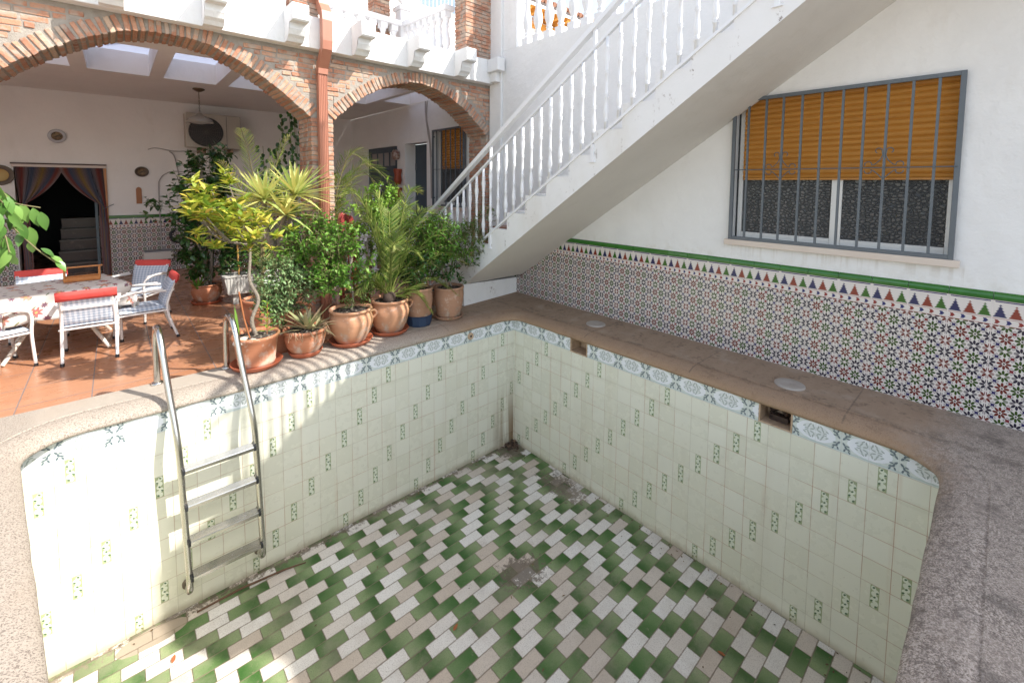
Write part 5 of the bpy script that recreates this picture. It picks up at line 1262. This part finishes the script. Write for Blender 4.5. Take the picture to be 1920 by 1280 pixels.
# feathery blue-green shrub behind the aloe
pd = pot(-2.05, .62, ZT, .15, .26, 'bowl', label='feathery blue green shrub with small white flowers behind the aloe pot')
bush(pd, (-2.30, .50, .52), (.22, .22, .25), 3200, G_blue, .038, .016, seed=21, clumps=40); bush(pd, (-1.99, .56, .84), (.24, .24, .32), 3200, G_mid, .042, .021, seed=22, clumps=28, name='upper_foliage')
mb = MB()
for i in range(10): p = V3((-2.42, .34, .62)) + V3((rnd.gauss(0, .035), rnd.gauss(0, .03), rnd.gauss(0, .03))); [mb.leaf(p, (cos(k * 1.26), sin(k * 1.26), .3), (0, 0, 1), .018, .012) for k in range(5)]
mb.build('white_flowers', mat('white_petal', (.72, .72, .70), .6), pd)
# c: round pale pot
saucer(-1.80, .245, 0, .19, 'flat terracotta saucer under the pale round handled pot')
pe = pot(-1.80, .245, .014, .195, .305, 'belly', label='pale round clay pot with handles holding a sparse leafy shrub', m=M_pot2, handles=-25)
mb = MB(); mb.tube(smooth([(-1.80, .25, .27), (-1.77, .26, .42), (-1.80, .26, .62), (-1.76, .28, .80)], 5), .011, 7); mb.build('stem', M_bark, pe)
bush(pe, (-1.90, .28, .76), (.23, .20, .26), 2500, G_mid, .040, .023, seed=31, clumps=24); bush(pe, (-1.76, .24, .45), (.14, .11, .14), 320, G_olive, .028, .014, seed=32, clumps=9, name='lower_foliage')
# d: palm pot
saucer(-1.40, .275, 0, .18, 'terracotta saucer under the moss streaked palm pot')
pf = pot(-1.40, .275, .014, .19, .32, 'belly', label='moss streaked clay pot with a bushy feather palm in the middle of the row', m=M_pot2, handles=-15)
mb = MB(); mb.lathe([(.0, .0), (.06, .0), (.075, .03), (.05, .08), (.02, .10)], (-1.40, .275, .30), 14, wob=.1); mb.build('palm_heart', mat('dark_palm_fibre', (.055, .035, .025), .9), pf)
lf, stx = MB(), MB(); c0 = V3((-1.40, .275, .36))
for i, (dx, dy, dz, dr) in enumerate(((-.45, .02, .98, .0), (-.28, .05, .82, .0), (-.12, .1, .95, .0), (.06, .1, .80, .0), (.36, .05, 1.0, .0), (.22, .12, .62, .0), (.52, .05, .70, .06), (.84, .0, .58, .16), (.90, -.06, .34, .22), (.72, -.12, .08, .30), (.36, -.20, -.02, .30), (-.62, .0, .22, .18), (-.36, -.10, .20, .20), (.28, -.14, .42, .12), (.02, -.10, .50, .05), (.66, .14, .80, .1), (-.22, .2, .70, .0), (.45, .28, .85, .1))):
    e_ = c0 + V3((dx, dy, dz)); frond(lf, stx, [c0, c0 + V3((dx * .25, dy * .25, dz * .5)), c0 + V3((dx * .62, dy * .62, dz * .95 + .03)), e_ + V3((0, 0, -dr * .6))], 42, .16, .0115, seed=i, vee=.4)
lf.build('fronds', G_palm, pf); stx.build('frond_ribs', leafmat('palm_rib', [(.20, .24, .05), (.34, .34, .10)]), pf)
# e: tall pot standing in a blue tub
tub = MB(); tub.lathe([(0, 0), (.118, 0), (.126, .02), (.136, .09), (.142, .108), (.138, .111), (.130, .09), (.115, .012), (0, .012)], (-1.06, .30, 0), 12, smooth=False); tag(tub.build('blue_tub', mat('faded_blue_plastic', None, .5, fn=lambda: {'color': mixc(noise(objc(), 9, 3), (.012, .028, .075), (.04, .07, .125))})), 'short faded blue tub with a narrow clay pot standing inside', 'tub')
pg = pot(-1.06, .30, .014, .142, .375, 'tall', label='narrow clay pot inside the blue tub with a dark leafy shrub', m=M_pot3, handles=170)
bush(pg, (-.98, .42, .80), (.32, .22, .30), 1500, G_mid, .062, .021, seed=41, clumps=24, droop=.1); bush(pg, (-1.02, .36, .64), (.26, .18, .22), 700, G_dark, .055, .020, seed=42, clumps=12, name='outer_foliage')
# f: last pot
saucer(-.70, .29, 0, .16, 'worn grey brown saucer under the last pot beside the stairs', M_pot3)
ph = pot(-.70, .29, .014, .165, .335, 'tall', label='grubby clay pot nearest the stairs with a wide hanging leafy shrub', m=M_pot3)
mb = MB()
for q in ((-.66, .30, .34, -.74, .34, .62), (-.72, .28, .34, -.80, .30, .60), (-.70, .33, .34, -.58, .36, .66)): mb.tube([(q[0], q[1], q[2]), (q[3], q[4], q[5])], .011, 7)
mb.build('stem', M_bark, ph)
bush(ph, (-.66, .34, .84), (.34, .22, .22), 1900, G_mid, .050, .017, seed=51, clumps=30, droop=.25); bush(ph, (-.26, .24, .92), (.22, .14, .24), 750, G_olive, .045, .014, seed=52, clumps=14, name='side_foliage', droop=.3); bush(ph, (-.62, .26, .52), (.20, .14, .09), 120, G_dark, .06, .028, seed=53, clumps=7, name='lower_foliage')
# back row inside the porch
pi_ = pot(-2.52, 3.20, ZT + .012, .17, .24, 'belly', label='terracotta pot with a tall glossy climbing shrub against the porch wall', handles=-60)
saucer(-2.52, 3.20, ZT, .18, 'terracotta saucer under the climbing shrub pot inside the porch')
mb = MB()
for i in range(6): mb.tube(smooth([(-2.52 + .04 * cos(i), 3.20 + .04 * sin(i), .05), (-2.50 + .05 * cos(i * 2), 3.2 + .05 * sin(i * 2), .45), (-2.56 + .10 * cos(i * 1.7), 3.22, .9), (-2.52, 3.22, 1.35 + i * .05)], 4), .015, 6)
mb.build('stem', M_bark, pi_)
bush(pi_, (-2.48, 3.2, .48), (.26, .22, .28), 700, G_dark, .075, .050, seed=61, clumps=18, droop=.4); bush(pi_, (-2.58, 3.22, 1.08), (.36, .22, .34), 950, G_dark, .080, .052, seed=62, clumps=18, droop=.4, name='middle_foliage'); bush(pi_, (-2.48, 3.22, 1.58), (.17, .16, .30), 420, G_dark, .080, .050, seed=63, clumps=12, droop=.4, name='top_foliage')
mb = MB(); rosette(mb, (-2.63, 3.10, .08), 7, .28, .03, .7, 1.3, 4, .05); mb.build('small_blades', G_mid, pi_)
px_ = thing('planter_box', (-2.02, 2.95, ZT), 'long white ribbed planter with trailing ivy just inside the porch', 'planter')
mb = MB(); mb.prism([(-2.34, .02), (-1.66, .02), (-1.62, .24), (-2.38, .24)], 'Y', 2.82, 3.08)
mb.box(-2.395, -1.605, 2.805, 3.095, .2405, .262)
for i in range(20): x = -2.35 + i * .037; mb.box(x, x + .014, 2.812, 2.8195, .04, .235)
for x in (-2.28, -1.76): mb.box(x, x + .06, 2.87, 3.03, ZT, .0195)
mb.build('box', mat('shade_grey_planter_plastic', (.46, .45, .42), .6), px_); bush(px_, (-2.02, 2.92, .46), (.36, .18, .26), 900, G_dark, .040, .034, seed=71, clumps=26, droop=.3); bush(px_, (-1.98, 2.84, .62), (.30, .14, .24), 420, G_mid, .036, .028, seed=72, clumps=16, name='upper_foliage')  # white planter greyed so its colour reads as shaded, not sunlit
mb = MB(); mb.tube([(-2.21, 2.85, .2), (-2.23, 2.82, .95)], .011, 6); mb.tube([(-1.92, 2.85, .2), (-1.90, 2.82, 1.0)], .009, 6); mb.build('cane', mat('bamboo_cane', (.42, .24, .07), .5), px_)
# yucca and fan palm behind the pots
py = pot(-2.10, 1.02, ZT, .19, .34, 'bowl', label='tall yucca with several spiky yellow green heads against the brick pier')
tk = MB(); lf = MB()
heads = [(-2.36, .80, 1.30, 62, .46), (-2.08, .84, 1.34, 70, .50), (-2.20, .74, 1.16, 46, .36)]
tk.tube(smooth([(-2.10, 1.02, .15), (-2.16, .98, .50), (-2.23, .92, .80)], 4), [.036] * 9, 9)
for i, (x, y, z, n_, L) in enumerate(heads): tk.tube(smooth([(-2.22, .93, .76), (-2.23 + (x + 2.23) * .75, .91, .80 + (z - .80) * .45), (x, y, z)], 4), [.030] * 5 + [.024] * 4, 8); rosette(lf, (x, y, z), n_, L * 1.05, .033, -.25, 1.45, i + 9, .10)
tk.build('trunk', M_bark, py); lf.build('spiky_leaves', G_yucca, py)
pz = pot(-2.22, 1.75, ZT, .17, .30, 'bowl', label='feather palm with pale stiff spikes rising behind the yucca'); lf = MB(); tk = MB(); c0 = V3((-2.22, 1.60, .2))
for i, (x, z, L) in enumerate(((-2.42, 1.98, .20), (-1.98, 1.95, .22), (-2.60, 1.66, .20))):
    frond(lf, tk, [c0, V3((-2.22, 1.55, .9)), V3((-2.22 + (x + 2.22) * .5, 1.45, z * .82)), V3((x, 1.35, z))], 38, L, .010, seed=60 + i, vee=.35, droop=.15)
tk.build('leaf_stalks', G_stem, pz); lf.build('fronds', G_palm, pz)
# palm frond beside the pier, flowering lime shrub
pq = pot(-1.30, 1.35, ZT, .18, .32, 'bowl', label='lime green flowering shrub with a drooping palm frond in the small arch'); lf, stx = MB(), MB(); c0 = V3((-1.50, 1.42, .2))
for i, (dx, dy, dz) in enumerate(((.42, .05, 1.56), (.72, .0, 1.40), (.78, .05, 1.16), (.30, .1, 1.30))):
    e_ = c0 + V3((dx, dy, dz)); frond(lf, stx, [c0, c0 + V3((-.02, .02, .75)), c0 + V3((dx * .45, dy, 1.56 - i * .09)), e_ + V3((.06, 0, -.12 - .10 * i))], 50, .25, .013, seed=80 + i, vee=.3)
lf.build('fronds', G_palm, pq); stx.build('frond_ribs', G_stem, pq)
bush(pq, (-1.14, 1.08, 1.10), (.32, .24, .28), 1900, G_lime, .042, .026, seed=81, clumps=30); bush(pq, (-1.22, 1.15, .55), (.34, .24, .30), 900, G_mid, .044, .024, seed=82, clumps=24, name='lower_foliage')
mb = MB()
for x, y, z in ((-1.14, .98, 1.36), (-1.22, 1.0, 1.24), (-1.32, 1.1, .98)):
    for k in range(18): mb.leaf((x + rnd.gauss(0, .010), y + rnd.gauss(0, .010), z + rnd.uniform(0, .09)), rv(1), (0, 0, 1), .014, .010)
mb.build('purple_flowers', mat('violet_petal', (.22, .16, .42), .6), pq)
p3 = pot(-.62, .92, ZT, .16, .30, 'bowl', label='croton like shrub with reddish green leaves at the foot of the stairs', m=M_pot3); bush(p3, (-.62, .92, .72), (.28, .24, .24), 500, G_yel, .06, .020, seed=91, clumps=16); bush(p3, (-.80, .95, .55), (.30, .2, .25), 500, G_mid, .05, .02, seed=92, clumps=14, name='lower_foliage')
# climbing leaves on the inner pier corner
vine = thing('climbing_plant', (-1.75, 2.3, 1.4), 'dark trailing leaves hanging inside the large arch beside the pier', 'climbing plant'); mb = MB(); tk = MB()
for i in range(8):
    x = -1.63 - .045 * i + rnd.uniform(-.03, .03); y = 2.3 + .03 * i; z = (2.36 if i < 4 else 1.95) - rnd.random() * .1; tk.tube([(x, y, z), (x + .02, y, z - .6)], .003, 4)
    for k in range(16): mb.leaf((x + rnd.gauss(0, .02), y + rnd.gauss(0, .02), z - k * .045), (rnd.uniform(-1, 1), rnd.uniform(-.4, .4), -.7), (0, -1, .3), .065, .045)
mb.build('leaves', G_dark, vine); tk.build('tendrils', G_stem, vine)
jug = MB(); jug.lathe([(0, 0), (.06, 0), (.075, .05), (.07, .12), (.03, .17), (.025, .21), (.035, .23), (.0, .23)], (-2.36, 4.6, ZT), 16); tag(jug.build('bottle', mat('white_glazed_bottle', (.60, .60, .58), .3)), 'small white bottle standing by the foot of the porch wall', 'bottle')
# foreground branch reaching in from the left
bt = thing('leafy_tree', (-4.25, -.62, 0), 'bright green broad-leaved branch reaching in at the left edge of the picture', 'tree'); mb = MB(); tk = MB(); lf = MB()
tk.tube(smooth([(-4.25, -.62, 0), (-4.22, -.62, .8), (-4.14, -.61, 1.5), (-3.98, -.60, 1.72), (-3.80, -.60, 1.50), (-3.76, -.60, 1.38)], 6), [.030] * 12 + [.016] * 10 + [.008] * 9, 8)
tk.build('trunk', M_bark, bt)
tw_ = MB(); G_fg = leafmat('broad_green_leaf', [(.05, .13, .025), (.11, .235, .045), (.22, .37, .09)], .35, .22)
for i in range(46):
    q = rnd.random(); s_ = V3((-3.83 + rnd.uniform(-.09, .05 + .05 * q), -.60 + rnd.uniform(-.10, .10), 1.56 - q * .36)); e_ = s_ + V3((rnd.uniform(-.04, .07), rnd.uniform(-.08, .08), rnd.uniform(-.16, -.05))); tw_.tube([s_ + V3((-.04, 0, .05)), s_, e_], .0028, 5, caps=False)
    for k in range(6): lf.leaf2(s_.lerp(e_, k / 5), V3((rnd.uniform(-.5, .5), rnd.uniform(-.5, .5), rnd.uniform(-1.3, -.5))), V3((rnd.uniform(-.6, .6), -.6, .6)), rnd.uniform(.070, .110), .034, bend=.25)
e_ = [V3((-3.72, -.60, 1.22)), V3((-3.66, -.60, 1.13)), V3((-3.60, -.60, 1.06))]; tw_.tube(smooth([V3((-3.80, -.6, 1.34))] + e_, 5), .0035, 6)
for q in (.1, .35, .6, .85, 1.): p = e_[0].lerp(e_[2], q) + V3((0, 0, .01)); lf.leaf2(p, (rnd.uniform(-.2, .8), rnd.uniform(-.4, .4), -.6), (0, -.5, 1), .070, .034)
for x, z in ((-3.70, 1.35), (-3.665, 1.33), (-3.64, 1.31), (-3.68, 1.24)): lf.leaf2((x, -.60, z), (.15, 0, -1), (0, -1, .2), .095, .042)
tw_.tube([(-3.76, -.60, 1.37), (-3.70, -.60, 1.345), (-3.64, -.60, 1.33)], .003, 5)
lf.build('leaves', G_fg, bt); tw_.build('twigs', G_stem, bt)
